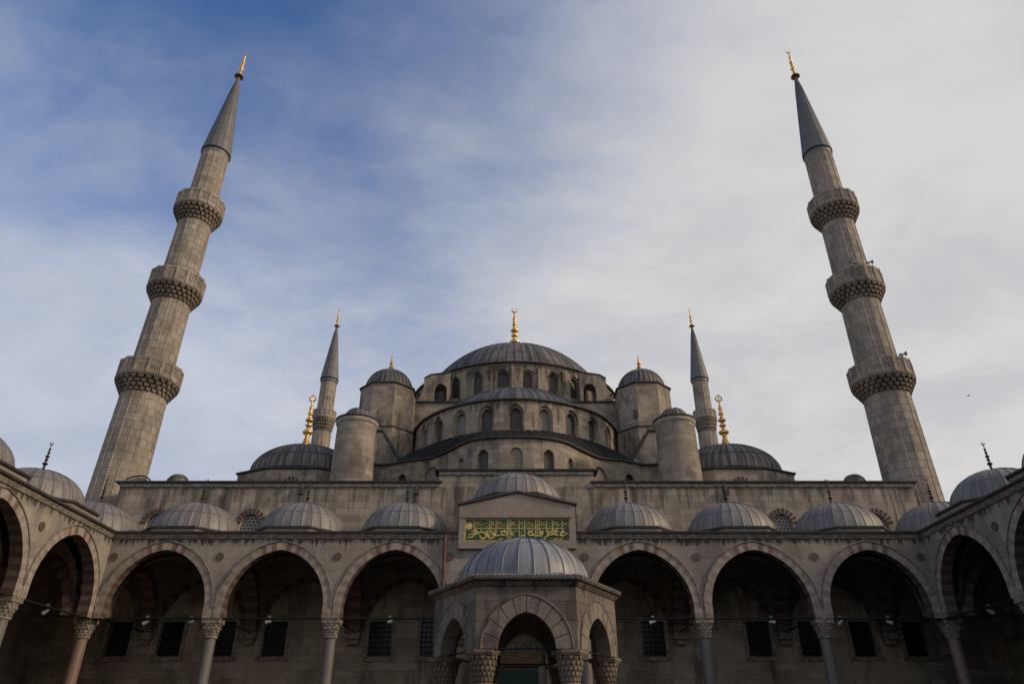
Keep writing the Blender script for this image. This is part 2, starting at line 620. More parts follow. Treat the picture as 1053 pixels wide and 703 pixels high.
def arc_pts(uc, hw, zs, za, n=9):
    """pointed (two-centred) arch, left springing to right springing"""
    r = za - zs
    if r < hw * 1.001:
        r = hw * 1.001; za = zs + r
    R = (hw * hw + r * r) / (2 * hw)
    phi = math.asin(min(1, r / R)) if R - hw >= 0 else pi / 2
    left = [(uc - hw + R - R * cos(phi * i / n), zs + R * sin(phi * i / n)) for i in range(n + 1)]
    right = [(2 * uc - u, z) for (u, z) in reversed(left[:-1])]
    return left + right


def panel(mb, mp, u0, u1, z0, z1, uc=None, hw=0, zb=0, zs=0, za=0, depth=.3, n=8, rect=False, mi=0, nsub=1, back=False, floor=True):
    """wall panel with one opening and its reveal. mp(u, z, d) -> point"""
    def q(a, b, c, d, dd=0):
        mb.face([mp(*a, dd), mp(*b, dd), mp(*c, dd), mp(*d, dd)], [a, b, c, d], mi)

    def strip(ua, ub, za_, zb_, dd=0):
        if ub - ua < 1e-4 or zb_ - za_ < 1e-4: return
        for k in range(nsub):
            a, b = ua + (ub - ua) * k / nsub, ua + (ub - ua) * (k + 1) / nsub
            q((a, za_), (b, za_), (b, zb_), (a, zb_), dd)
    for dd in ((0, depth) if back else (0,)):
        if uc is None:
            strip(u0, u1, z0, z1, dd)
            continue
        strip(u0, uc - hw, z0, z1, dd)
        strip(uc + hw, u1, z0, z1, dd)
        strip(uc - hw, uc + hw, z0, zb, dd)
        top = [(uc - hw, za), (uc + hw, za)] if rect else arc_pts(uc, hw, zs, za, n)
        for a, b in zip(top[:-1], top[1:]):
            q(a, b, (b[0], z1), (a[0], z1), dd)
    if uc is None:
        return
    outline = [(uc - hw, zb)] + top + [(uc + hw, zb)]
    if floor and zb > z0 + 1e-4:
        outline.append((uc - hw, zb))
    t = 0
    for a, b in zip(outline[:-1], outline[1:]):
        l = sqrt((a[0] - b[0]) ** 2 + (a[1] - b[1]) ** 2)
        if l < 1e-5: continue
        mb.face([mp(*a, 0), mp(*b, 0), mp(*b, depth), mp(*a, depth)], [(t, 0), (t + l, 0), (t + l, depth), (t, depth)], mi)
        t += l


def fill(mb, mp, uc, hw, zb, zs, za, d, n=8, rect=False, mi=0):
    top = [(uc - hw, za), (uc + hw, za)] if rect else arc_pts(uc, hw, zs, za, n)
    for a, b in zip(top[:-1], top[1:]):
        p = [(a[0], zb), (b[0], zb), b, a]
        mb.face([mp(*x, d) for x in p], p, mi)


def ring(mb, mp, uc, hw, zs, za, t, proud, depth, nv, pat, zb=None, sub=2, backface=False, gap=0.0, inmap=None):
    """arch ring of voussoirs; nv per half; pat(i) -> material index"""
    r = za - zs
    if r < hw * 1.001: r = hw * 1.001
    R = (hw * hw + r * r) / (2 * hw)
    phi = math.asin(min(1, r / R))
    Ro = R + t
    phio = math.acos(max(-1, min(1, (R - hw) / Ro)))

    def pt(s, outer, left):
        a = (phio if outer else phi) * s
        rr = Ro if outer else R
        u = uc - hw + R - rr * cos(a)
        if not left: u = 2 * uc - u
        return (u, zs + rr * sin(a))
    segs = []
    if zb is not None and zs - zb > .05:
        ns = max(1, int(round((zs - zb) / (phi * R / nv))))
        for left in (True, False):
            sg = -1 if left else 1
            for k in range(ns):
                za_, zb_ = zb + (zs - zb) * k / ns, zb + (zs - zb) * (k + 1) / ns
                segs.append(([(uc + sg * hw, za_), (uc + sg * hw, zb_)], [(uc + sg * (hw + t), za_), (uc + sg * (hw + t), zb_)], pat(k - ns)))
    for left in (True, False):
        for k in range(nv):
            g0 = gap / 2 / nv; 
            ss = [(k + g0 * nv + (1 - 2 * g0 * nv) * j / sub) / nv for j in range(sub + 1)]
            segs.append(([pt(s, 0, left) for s in ss], [pt(s, 1, left) for s in ss], pat(k)))
    for inn, out, mi in segs:
        for j in range(len(inn) - 1):
            a, b, c, d = inn[j], inn[j + 1], out[j + 1], out[j]
            mb.face([mp(*p, -proud) for p in (a, b, c, d)], [a, b, c, d], mi)
            if backface:
                mb.face([mp(*p, depth) for p in (a, b, c, d)], [a, b, c, d], mi)
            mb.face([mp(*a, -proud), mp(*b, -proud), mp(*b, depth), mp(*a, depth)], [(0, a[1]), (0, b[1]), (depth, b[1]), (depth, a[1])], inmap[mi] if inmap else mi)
            mb.face([mp(*d, -proud), mp(*c, -proud), mp(*c, .02 if not backface else depth), mp(*d, .02 if not backface else depth)], None, mi)
        if gap:
            for j in (0, len(inn) - 1):
                mb.face([mp(*inn[j], -proud), mp(*out[j], -proud), mp(*out[j], .02), mp(*inn[j], .02)], None, mi)


def muqarnas(mb, cx, cy, z0, z1, r0, r1, tiers, cells, square=False, fat=.86):
    def k_(a):
        return 1.0 / max(abs(cos(a)), abs(sin(a))) if square else 1.0
    for t in range(tiers):
        za, zb = z0 + (z1 - z0) * t / tiers, z0 + (z1 - z0) * (t + 1) / tiers
        ra, rb = r0 + (r1 - r0) * (t / tiers), r0 + (r1 - r0) * ((t + 1) / tiers)
        sqa = (t / tiers) if square else 0
        sqb = ((t + 1) / tiers) if square else 0
        step = 2 * pi / cells
        for c in range(cells):
            a = c * step + (step / 2 if t % 2 else 0)
            w = step / 2 * fat

            def P(ang, r, z, sq):
                k = 1 + (min(k_(ang), 1.36) - 1) * sq
                return (cx + cos(ang) * r * k, cy + sin(ang) * r * k, z)
            ri = ra * .93
            zm = zb - (zb - za) * .62
            il, ir = P(a - w, ri, zb, sqb), P(a + w, ri, zb, sqb)
            ol, or_ = P(a - w, rb, zb, sqb), P(a + w, rb, zb, sqb)
            ml, mr = P(a - w, rb * .995, zm, sqb), P(a + w, rb * .995, zm, sqb)
            bt = P(a, ra, za - (zb - za) * .12, sqa)
            kl, kr = P(a - w, ri, zm, sqb), P(a + w, ri, zm, sqb)
            mb.face([ol, or_, mr, ml])
            mb.face([ml, mr, bt])
            mb.face([il, ol, ml, kl]); mb.face([or_, ir, kr, mr])
            mb.face([kl, ml, bt]); mb.face([mr, kr, bt])
            mb.face([il, ir, or_, ol])
        # dark core between the cells
        n = 24
        for c in range(n):
            b0, b1 = 2 * pi * c / n, 2 * pi * (c + 1) / n
            def Q(ang, r, z, sq):
                k = 1 + (min(k_(ang), 1.36) - 1) * sq
                return (cx + cos(ang) * r * k, cy + sin(ang) * r * k, z)
            mb.face([Q(b0, ra * .95, za, sqa), Q(b1, ra * .95, za, sqa), Q(b1, ra * .97, zb, sqa), Q(b0, ra * .97, zb, sqa)])
            mb.face([Q(b0, ra * .97, zb, sqa), Q(b1, ra * .97, zb, sqa), Q(b1, rb * .9, zb + .003, sqb), Q(b0, rb * .9, zb + .003, sqb)])


def finial(mb, x, y, z, h, w, tip='crescent', n=16):
    """stacked bulbs on a flared foot; w = foot radius"""
    pr = [(w * 1.25, -.03), (w * 1.15, 0), (w * .80, .03), (w * .50, .08), (w * .33, .16), (w * .28, .21)]
    bulbs = [(.27, .75, .045), (.40, .52, .03), (.50, .60, .036), (.62, .40, .028), (.72, .34, .024)]
    for (c, rr, hh) in bulbs:
        pr += [(w * .24, c - hh * 1.3), (w * rr * .72, c - hh * .75), (w * rr, c), (w * rr * .72, c + hh * .75), (w * .22, c + hh * 1.3)]
    pr += [(w * .14, .78), (w * .10, .86)]
    revolve(mb, x, y, [(r, z + t * h) for r, t in pr], n=n)
    zc = z + h * .92
    if tip == 'crescent':
        R = h * .045
        pts, rs = [], []
        for k in range(15):
            a = radians(-90 - 150 + 300 * k / 14)
            pts.append((x + R * cos(a), y, zc + R * sin(a)))
            rs.append(max(.008, h * .016 * sin(pi * k / 14) + .006))
        mb.tube(pts, rs, 6)
    else:   # tulip-shaped openwork leaf
        for sg in (-1, 1):
            pts = [(x, y, zc - h * .07), (x + sg * w * .42, y, zc - h * .02), (x + sg * w * .46, y, zc + h * .01), (x + sg * w * .18, y, zc + h * .045), (x, y, zc + h * .085)]
            mb.tube(pts, [w * .1, w * .12, w * .12, w * .1, w * .03], 6)
        mb.tube([(x, y, zc - h * .07), (x, y, zc + h * .05)], [w * .12, w * .05], 6)


def octo(cx, cy, ap, sx=1.0, sy=1.0, n=8):
    R = ap / cos(pi / n)
    return [(cx + R * cos(-pi / 2 + pi / n + 2 * pi * k / n) * sx, cy + R * sin(-pi / 2 + pi / n + 2 * pi * k / n) * sy) for k in range(n)]


def ngon_cap(mb, pts, z, mi=0):
    cx = sum(p[0] for p in pts) / len(pts); cy = sum(p[1] for p in pts) / len(pts)
    for i in range(len(pts)):
        a, b = pts[i], pts[(i + 1) % len(pts)]
        mb.face([(cx, cy, z), (*a, z), (*b, z)], None, mi)


COPING = lambda z, o=.28: [(0.0, z - .04), (o * .8, z - .02), (o * .8, z + .09), (-.25, z + .16)]

# ------------------------------------------------------------------ ground
mb = MB()
mb.face([(-1500, -600, 0), (1500, -600, 0), (1500, 2500, 0), (-1500, 2500, 0)])
tag(mb.build('ground', M['earth']), kind='structure')
mb = MB()
mb.face([(-29, -4, .004), (29, -4, .004), (29, 47, .004), (-29, 47, .004)])
tag(mb.build('courtyard_paving', M['paving']), kind='structure')

# ------------------------------------------------------------------ mosque prayer hall
YF = 47.0
mosque = thing('mosque', (0, 73, 0), 'great domed stone mosque with stacked lead half domes rising behind the arcade', 'mosque')


def wall_y(y0):
    return lambda u, z, d: (u, y0 + d, z)


# facade wall with portal, rectangular windows and lattice lunettes
fac = MB()
mpf = wall_y(YF)
wins = [5.2, 8.4, 14.9, 18.1, 21.3, 24.5]
segs = []
edges = []
for sg in (-1, 1):
    cs = sorted([sg * w for w in wins])
    bounds = [3.2 * sg]
    if sg > 0:
        bnd = [3.2, 6.8, 11.6, 16.5, 19.7, 22.9, 27.0]
    else:
        bnd = [-27.0, -22.9, -19.7, -16.5, -11.6, -6.8, -3.2]
    for i, c in enumerate(cs):
        edges.append((bnd[i], bnd[i + 1], c))
for a, b, c in edges:
    panel(fac, mpf, a, b, 0, 10.5, c, .72, 6.15, 8.15, 8.15, .45, rect=True)
panel(fac, mpf, -3.2, 3.2, 0, 10.5, 0, 1.75, 0, 6.2, 8.0, .9, n=10, floor=False)
# upper part
for a, b, c in ((-27, -20.9, -24.0), (-20.9, -12, -17.7), (12, 20.9, 17.7), (20.9, 27, 24.0)):
    panel(fac, mpf, a, b, 10.5, 17.0, c, .66, 13.2, 14.2, 14.9, .3)
panel(fac, mpf, -12, 12, 10.5, 17.0)
fac.box(-27, 27, YF + 1.0, YF + 52, 0, 16.96)            # body of the hall
fac.face([(-27, YF, 16.99), (27, YF, 16.99), (27, YF + 1.0, 16.99), (-27, YF + 1.0, 16.99)])
for sx_ in (-27, 27):
    fac.face([(sx_, YF, 0), (sx_, YF + 1.0, 0), (sx_, YF + 1.0, 17), (sx_, YF, 17)])
facade = fac.build('facade_wall', M['stone_facade'], mosque)
mb = MB()
mb.box(-5.3, 5.3, YF, YF + 1.1, 17.0, 17.85)
mb.build('raised_parapet', M['stone_facade'], mosque)
# copings
mb = MB()
for x0, x1, z in ((-27.1, -5.3, 17.05), (5.3, 27.1, 17.05), (-5.4, 5.4, 17.9)):
    sweep(mb, [(x0, YF + 1.1), (x0, YF), (x1, YF), (x1, YF + 1.1)], [(0, z - .05), (.22, z - .03), (.24, z + .07), (-.5, z + .11)])
mb.build('coping', M['lead_edge'], mosque)
mb = MB()
for x0, x1, z in ((-27.0, -5.3, 17.0), (5.3, 27.0, 17.0), (-5.3, 5.3, 17.85)):
    sweep(mb, [(x0, YF), (x1, YF)], [(0.0, z - .30), (.10, z - .26), (.14, z - .05), (0, z - .05)])
mb.build('string_course', M['capital'], mosque)
mb = MB()
mb.face([(-27, YF + 1.1, 17.0), (27, YF + 1.1, 17.0), (27, YF + 52, 17.0), (-27, YF + 52, 17.0)])
mb.build('lead_roof', M['lead_apron'], mosque)

# rectangular windows
first = None
for a, b, c in edges:
    if first is None:
        mb = MB()
        fill(mb, mpf, c, .72, 6.15, 8.15, 8.15, .32, rect=True)
        w0 = mb.build('window', M['glass'], mosque)
        mb = MB()
        for (x0, x1, z0, z1) in ((c - .92, c - .72, 5.95, 8.35), (c + .72, c + .92, 5.95, 8.35), (c - .72, c + .72, 8.15, 8.35), (c - 1.0, c + 1.0, 5.90, 6.14)):
            mb.box(x0, x1, YF - .07, YF + .04, z0, z1)
        mb.build('window_frame', M['capital'], w0)
        mb = MB()
        for k in range(1, 5):
            mb.box(c - .72 + k * .288 - .015, c - .72 + k * .288 + .015, YF + .10, YF + .13, 6.15, 8.15)
        for k in range(1, 7):
            mb.box(c - .72, c + .72, YF + .131, YF + .155, 6.15 + k * .286 - .015, 6.15 + k * .286 + .015)
        mb.build('grille', M['iron'], w0)
        first = (w0, c)
    else:
        clone(first[0], mosque, (c - first[1], 0, 0))
# lattice lunettes in the facade with their rays of dark voussoirs
for c in (-24.0, -17.7, 17.7, 24.0):
    mb = MB()
    fill(mb, mpf, c, .66, 13.2, 14.2, 14.9, .18)
    w = mb.build('lunette_window', M['lattice_white'], mosque)
    mb = MB()
    ring(mb, mpf, c, .66, 14.2, 14.9, .38, .04, .1, 5, lambda k: 0, gap=.42)
    mb.build('voussoir_ring', [M['vous_dk']], w)
# portal
mb = MB()
for (z0, z1) in ((0, 8.0),):
    fill(mb, mpf, 0, 1.75, 0, 6.2, 8.0, .88, n=10)
portal = mb.build('portal', M['capital'], mosque)
mb = MB(); mb.box(-1.3, 1.3, YF + .60, YF + .86, 0, 5.45); mb.build('door_curtain', M['greencurtain'], portal)
mb = MB(); mb.box(-1.55, 1.55, YF + .5, YF + .86, 5.7, 6.45); mb.build('inscription_band', M['browngold'], portal)
mb = MB()
for sg in (-1, 1):
    mb.box(sg * 1.52 - .2, sg * 1.52 + .2, YF + .55, YF + .86, 0, 5.68)
mb.build('jamb', M['vous_a'], portal)

# drain pipes on the facade
for x in (-14.6, -6.8, 14.2):
    mb = MB(); mb.tube([(x, YF - .1, 16.8), (x, YF - .1, 12.1)], .09, 8)
    mb.box(x - .17, x + .17, YF - .3, YF, 16.2, 16.6)
    mb.build('drainpipe', M['lead_edge'], mosque)

# small rooftop domes and arched hood by the left end
for x in (-24.6, 24.6):
    mb = MB(); revolve(mb, x, 50, [(.8, 17)] + ell(.8, 17.9, .75, 8), nseam=12, rib=.02)
    mb.build('roof_vent_dome', M['lead_up'], mosque)
mb = MB()
rows = []
for y in (47.3, 48.6):
    rows.append([(-26.05 + .75 * cos(a), y, 17.1 + .42 * sin(a)) for a in [pi * k / 12 for k in range(13)]])
mb.grid(rows, None, False)
mb.face([rows[0][k] for k in range(13)])
mb.build('arched_hood', M['stone'], mosque)
mb = MB(); mb.tube([(-26.05 + .9 * cos(a), 47.25, 17.12 + .5 * sin(a)) for a in [pi * k / 12 for k in range(13)]], .06, 6)
mb.build('hood_coping', M['lead_edge'], mosque)

# ---- exedrae wall (undulating) with windows, eave, lead apron
plan = [(0, 49.5), (1.75, 49.62), (3.45, 50.3), (4.95, 52.05), (6.3, 53.6), (7.3, 54.2), (8.6, 54.55), (9.6, 55.1), (10.6, 55.5), (11.4, 55.4), (13.6, 55.2)]


def catmull(P, n=8):
    out = []
    for i in range(len(P) - 1):
        p0, p1, p2, p3 = P[max(0, i - 1)], P[i], P[i + 1], P[min(len(P) - 1, i + 2)]
        for k in range(n):
            t = k / n
            out.append(tuple(.5 * ((2 * p1[a]) + (-p0[a] + p2[a]) * t + (2 * p0[a] - 5 * p1[a] + 4 * p2[a] - p3[a]) * t * t + (-p0[a] + 3 * p1[a] - 3 * p2[a] + p3[a]) * t ** 3) for a in (0, 1)))
    out.append(P[-1])
    return out


full = [(-x, y) for x, y in reversed(plan[1:])] + plan
curve = catmull(full, 8)
CL = [0]
for a, b in zip(curve[:-1], curve[1:]):
    CL.append(CL[-1] + sqrt((a[0] - b[0]) ** 2 + (a[1] - b[1]) ** 2))
mid = CL[len(curve) // 2]


def cpos(u):
    s = u + mid
    s = max(0, min(CL[-1] - 1e-6, s))
    import bisect
    i = max(0, min(len(CL) - 2, bisect.bisect_right(CL, s) - 1))
    t = (s - CL[i]) / (CL[i + 1] - CL[i])
    a, b = Vector(curve[i]), Vector(curve[i + 1])
    d = (b - a).normalized()
    return a + (b - a) * t, Vector((-d.y, d.x))      # inward normal (towards +y)


def mpe(u, z, d):
    p, n = cpos(u)
    return (p.x + n.x * d, p.y + n.y * d, z)


def u_of_x(x):
    for i in range(len(curve) - 1):
        if curve[i][0] <= x <= curve[i + 1][0]:
            t = (x - curve[i][0]) / (curve[i + 1][0] - curve[i][0])
            return CL[i] + t * (CL[i + 1] - CL[i]) - mid
    return 0


ex = MB()
ZE0, ZE1 = 16.9, 21.25
wl_ = [(-11.9, .30, 18.0, 20.1, 1), (-9.15, .45, 17.6, 20.35, 1), (-6.6, .66, 17.6, 20.6, 0), (-4.15, .34, 18.9, 20.3, 2), (-2.45, .42, 18.6, 20.5, 1), (0, .48, 18.5, 20.6, 0)]
wl_ += [(-x, *r) for x, *r in reversed(wl_[:-1])]
cs = [u_of_x(w[0]) for w in wl_]
ub = [-mid] + [(a + b) / 2 for a, b in zip(cs[:-1], cs[1:])] + [CL[-1] - mid]
exo = None
wparts = []
for i, (x, hw, zb, za, kind) in enumerate(wl_):
    panel(ex, mpe, ub[i], ub[i + 1], ZE0, ZE1, cs[i], hw, zb, za - hw * 1.1, za, .35, n=6, nsub=5)
    # recessed frame inside the outer arch
    wparts.append((cs[i], hw, zb, za, kind))
exo = ex.build('exedra_wall', M['stone_up'], mosque)
for (c, hw, zb, za, kind) in wparts:
    mb = MB(); fill(mb, mpe, c, hw, zb, za - hw * 1.1, za, .16 if kind == 0 else .28, n=6)
    mb.build('window', M['lattice'] if kind == 0 else M['lattice_dk'] if kind == 1 else M['stone_up'], exo)
mb = MB(); sweep(mb, curve, COPING(ZE1 + .05, .30)); mb.build('eave', M['lead_edge'], exo)

RS, YC = 9.2, 61.7          # upper half dome
ap = MB()
rows = [[], [], []]
cnt = 0
us = []
u = -mid
k = 0
while u <= CL[-1] - mid:
    if abs(cpos(u)[0].x) < 9.75: us.append((u, k % 4 == 0))
    u += .17; k += 1
for (u, r) in us:
    p, n = cpos(u)
    v = Vector((p.x, p.y - YC)); v.normalize()
    q = Vector((v.x * (RS + .02), YC + v.y * (RS + .02)))
    e = .09 if r else 0
    e0 = Vector((p.x - n.x * .2, p.y - n.y * .2))
    rows[0].append((e0.x, e0.y, ZE1 + .12 + e))
    mm = e0 * .5 + q * .5
    rows[1].append((mm.x, mm.y, ZE1 + 1.2 + e))
    rows[2].append((q.x, q.y, 23.15 + e))
ap.grid(rows, lambda i, j: (j * .25, i * .7), True)
ap.build('apron_roof', M['lead_apron'], mosque)

# ---- upper half dome: drum with eleven windows
mps = lambda u, z, d: ((RS - d) * sin(u / RS), YC - (RS - d) * cos(u / RS), z)
dr = MB()
st = radians(15) * RS
hd_w = []
for k in range(-5, 6):
    panel(dr, mps, (k - .5) * st, (k + .5) * st, 21.3, 25.75, k * st, .64, 23.2, 24.65, 25.45, .18, n=6, nsub=2)
    # inner order
    mi_ = lambda u, z, d: mps(u, z, d + .18)
    panel(dr, mi_, k * st - .64, k * st + .64, 23.2, 25.45, k * st, .48, 23.25, 24.6, 25.2, .32, n=6)
    hd_w.append(k * st)
for sg in (-1, 1):
    panel(dr, mps, *(sorted((sg * 5.5 * st, sg * 6.1 * st))), 21.3, 25.75)
hd = dr.build('half_dome_drum', M['stone_half'], mosque)
for i, c in enumerate(hd_w):
    mb = MB(); fill(mb, mps, c, .48, 23.25, 24.6, 25.2, .45, n=6)
    mb.build('window', M['lattice_dk'] if i % 3 else M['lattice'], hd)
arc = [(RS * sin(radians(a)), YC - RS * cos(radians(a))) for a in range(-92, 93, 4)]
mb = MB(); sweep(mb, arc, COPING(25.8, .3)); mb.build('eave', M['lead_edge'], hd)
mb = MB(); revolve(mb, 0, YC, [(RS + .2, 25.9)] + cap(8.1, 26.12, 4.15, 12), nseam=64, rib=.06, ribw=.06, a0=pi, a1=2 * pi)
mb.build('half_dome', M['lead_up'], mosque)

# ---- square base block under the main drum
mb = MB()
mb.box(-12.6, 12.6, 61.8, 85.2, 17, 29.75)
blk = mb.build('dome_base_block', M['stone_up'], mosque)
mb = MB(); sweep(mb, [(-12.6, 61.8), (12.6, 61.8)], COPING(29.8, .25)); mb.build('coping', M['lead_edge'], blk)
mb = MB(); mb.face([(-12.6, 61.8, 29.9), (12.6, 61.8, 29.9), (12.6, 85.2, 29.9), (-12.6, 85.2, 29.9)]); mb.build('lead_roof', M['lead_apron'], blk)

# ---- main drum: 28 windows between shallow piers
RD, YD = 11.3, 73.5
mpd = lambda u, z, d: ((RD - d) * sin(u / RD), YD - (RD - d) * cos(u / RD), z)
dr = MB()
sd_ = 2 * pi * RD / 28
piers = MB()
for k in range(28):
    c = (k - 13.5) * sd_
    panel(dr, mpd, c - sd_ / 2, c + sd_ / 2, 29.5, 34.25, c, .60, 31.2, 32.9, 33.65, .16, n=6, nsub=2)
    mi_ = lambda u, z, d: mpd(u, z, d + .16)
    panel(dr, mi_, c - .60, c + .60, 31.2, 33.65, c, .47, 31.25, 32.85, 33.45, .3, n=6)
    e = c + sd_ / 2
    w = .34
    a0, a1 = e - w, e + w
    for (ua, ub_, da, db) in ((a0, a1, -.38, -.38), (a0, a0, 0, -.38), (a1, a1, 0, -.38)):
        z1 = 33.5
        piers.face([mpd(ua, 29.6, da), mpd(ub_, 29.6, db), mpd(ub_, z1, db), mpd(ua, z1, da)], [(ua + da, 29.6), (ub_ + db, 29.6), (ub_ + db, z1), (ua + da, z1)])
    piers.face([mpd(a0, 33.5, -.38), mpd(a1, 33.5, -.38), mpd(a1, 33.85, 0), mpd(a0, 33.85, 0)])
drum = dr.build('main_drum', M['stone_drum'], mosque)
piers.build('pier', M['stone_drum'], drum)
for k in range(28):
    c = (k - 13.5) * sd_
    if abs(c / RD) > radians(100): continue
    mb = MB(); fill(mb, mpd, c, .47, 31.25, 32.85, 33.45, .4, n=6)
    mb.build('window', M['lattice_dk'], drum)
circ = [(RD * sin(2 * pi * k / 64), YD - RD * cos(2 * pi * k / 64)) for k in range(64)]
mb = MB(); sweep(mb, circ, COPING(34.3, .34), closed=True); mb.build('eave', M['lead_edge'], drum)
mb = MB(); revolve(mb, 0, YD, [(RD + .25, 34.4)] + cap(10.1, 34.85, 6.45, 16), nseam=72, rib=.07, ribw=.08)
md = mb.build('main_dome', M['lead_up'], mosque)
mb = MB(); finial(mb, 0, YD, 41.1, 6.9, .85); mb.build('finial', M['gold'], md)

# flying buttress walls with a passage arch beside the drum
for sg in (-1, 1):
    mb = MB()
    mpb = wall_y(62.4)
    a, b = sorted((sg * 6.3, sg * 8.9))
    cx_ = sg * 7.25
    panel(mb, mpb, a, b, 29.9, 32.6, cx_, .62, 29.9, 31.4, 32.1, 1.6, n=6, back=True, floor=False)
    # sloping top and outer end
    xo, xi = sg * 8.9, sg * 6.3
    top = [(xi, 32.6), (xi, 33.3), (sg * 8.3, 33.0), (xo, 32.6)]
    for y in (62.4, 64.0):
        mb.face([(x, y, z) for x, z in top])
    mb.face([(xi, 62.4, 33.3), (sg * 8.3, 62.4, 33.0), (sg * 8.3, 64, 33.0), (xi, 64, 33.3)])
    mb.face([(sg * 8.3, 62.4, 33.0), (xo, 62.4, 32.6), (xo, 64, 32.6), (sg * 8.3, 64, 33.0)])
    mb.face([(xo, 62.4, 29.9), (xo, 64, 29.9), (xo, 64, 32.6), (xo, 62.4, 32.6)])
    mb.face([(xo, 62.4, 29.9), (xo + sg * .5, 62.4, 29.9), (xo, 62.4, 31.6)])
    fb = mb.build('flying_buttress', M['stone_up'], mosque)
    mb = MB()
    mb.tube([(xi, 62.36, 33.36), (sg * 8.3, 62.36, 33.06), (xo, 62.36, 32.66)], .07, 6)
    mb.build('coping', M['lead_edge'], fb)

# ---- octagonal weight turrets
TX, TY = 11.85, 60.3
for sg in (-1, 1):
    cx_ = sg * TX
    mb = MB()
    o1, o2 = octo(cx_, TY, 2.4), octo(cx_, TY, 2.75)
    sweep(mb, o1, [(0, 25.7), (0, 29.95)], closed=True)
    sweep(mb, o2, [(0, 17), (0, 25.6)], closed=True)
    t = mb.build('turret', M['stone_up'], mosque)
    mb = MB()
    sweep(mb, o1, [(0, 29.94), (.12, 29.98), (.15, 30.0), (.15, 30.1), (-.4, 30.22)], closed=True)
    ngon_cap(mb, octo(cx_, TY, 2.2), 30.20)
    mb.build('cornice', M['lead_edge'], t)
    mb = MB()
    sweep(mb, o2, [(0, 25.55), (.10, 25.58), (.10, 25.66), (-.4, 25.8)], closed=True)
    mb.build('cornice', M['lead_edge'], t)
    mb = MB(); revolve(mb, cx_, TY, ell(2.2, 30.2, 2.15, 12), nseam=32, rib=.05, ribw=.05)
    d = mb.build('turret_dome', M['lead_up'], t)
    mb = MB(); finial(mb, cx_, TY, 32.25, 1.9, .34); mb.build('finial', M['gold'], t)
    mb = MB(); mb.box(cx_ - sg * 1.2 - .22, cx_ - sg * 1.2 + .22, TY - 2.43, TY - 2.3, 26.6, 27.3)
    if sg > 0: mb.build('vent_hole', M['glass'], t)
    # gabled buttress block before the turret
    mb = MB()
    pr = [(14.9, 17), (14.9, 24.4), (11.15, 24.4), (9.6, 21.95), (9.3, 21.4), (9.3, 17)]
    pr = [(sg * x, z) for x, z in pr]
    for y in (55.75, 59.0):
        mb.face([(x, y, z) for x, z in pr])
    for a, b in zip(pr, pr[1:] + pr[:1]):
        mb.face([(a[0], 55.75, a[1]), (b[0], 55.75, b[1]), (b[0], 59.0, b[1]), (a[0], 59.0, a[1])])
    bb = mb.build('buttress', M['stone_up'], mosque)
    mb = MB(); mb.tube([(x, 55.7, z + .04) for x, z in pr[1:5]], .15, 6); mb.build('coping', M['lead_edge'], bb)
    # flank wall between the side exedra and the corner dome
    mb = MB(); mb.box(min(sg * 13.3, sg * 20), max(sg * 13.3, sg * 20), 57.5, 62, 17, 22.5); mb.build('flank_wall', M['stone_up'], mosque)
    # ---- cylindrical stair turret on the facade
    cx_ = sg * 12.1
    mb = MB(); revolve(mb, cx_, 50.3, [(1.62, 17.0), (1.56, 17.6), (1.5, 20), (1.47, 22.6)], n=40, metres=True)
    t = mb.build('stair_turret', M['stone'], mosque)
    mb = MB(); revolve(mb, cx_, 50.3, [(1.47, 22.45), (1.58, 22.55), (1.60, 22.8), (1.5, 22.82)], n=40, metres=True)
    mb.build('cornice', M['vous_a'], t)
    mb = MB(); revolve(mb, cx_, 50.3, [(1.5, 22.82), (1.66, 22.83), (1.66, 22.95), (1.1, 23.05), (.02, 23.1)], n=40)
    mb.build('eave', M['lead_edge'], t)
    mb = MB(); revolve(mb, cx_, 50.3, ell(1.05, 23.04, .95, 10), nseam=16, rib=.05, ribw=.04)
    mb.build('turret_dome', M['lead_up'], t)
    # ---- corner dome
    cx_, cy_ = sg * 16.7, 53.2
    o = octo(cx_, cy_, 4.55, 1.0, .5)
    mb = MB(); sweep(mb, o, [(0, 17.0), (0, 19.45)], closed=True)
    t = mb.build('corner_drum', M['stone_up'], mosque)
    mb = MB(); sweep(mb, o, [(0, 19.38), (.12, 19.4), (.16, 19.44), (.16, 19.53), (-1.2, 19.62)], closed=True); ngon_cap(mb, o, 19.56)
    mb.build('cornice', M['lead_edge'], t)
    mb = MB(); revolve(mb, cx_, cy_, ell(3.95, 19.58, 2.5, 14, p=.92), nseam=40, rib=.06, ribw=.06, sy=.62)
    d = mb.build('corner_dome', M['lead_up'], mosque)
    mb = MB(); finial(mb, cx_, cy_, 22.0, 4.6, .58, 'tulip'); mb.build('finial', M['gold'], d)
    # sunburst lunettes of the drum
    for i in range(8):
        a, b = Vector(o[i]), Vector(o[(i + 1) % 8])
        mid_ = (a + b) / 2
        if mid_.y > cy_ - .3: continue
        d_ = (b - a).normalized(); nin = Vector((-d_.y, d_.x))
        def mpo(u, z, d, mid_=mid_, d_=d_, nin=nin):
            p = mid_ + d_ * u + nin * d
            return (p.x, p.y, z)
        mb = MB(); fill(mb, mpo, 0, .42, 17.0, 17.95, 18.45, -.02, n=6)
        w = mb.build('window', M['glass'], t)
        mb = MB(); ring(mb, mpo, 0, .42, 17.95, 18.45, .38, .05, 0, 4, lambda k: 0, gap=.5)
        mb.build('voussoir_ring', M['vous_dk'], w)


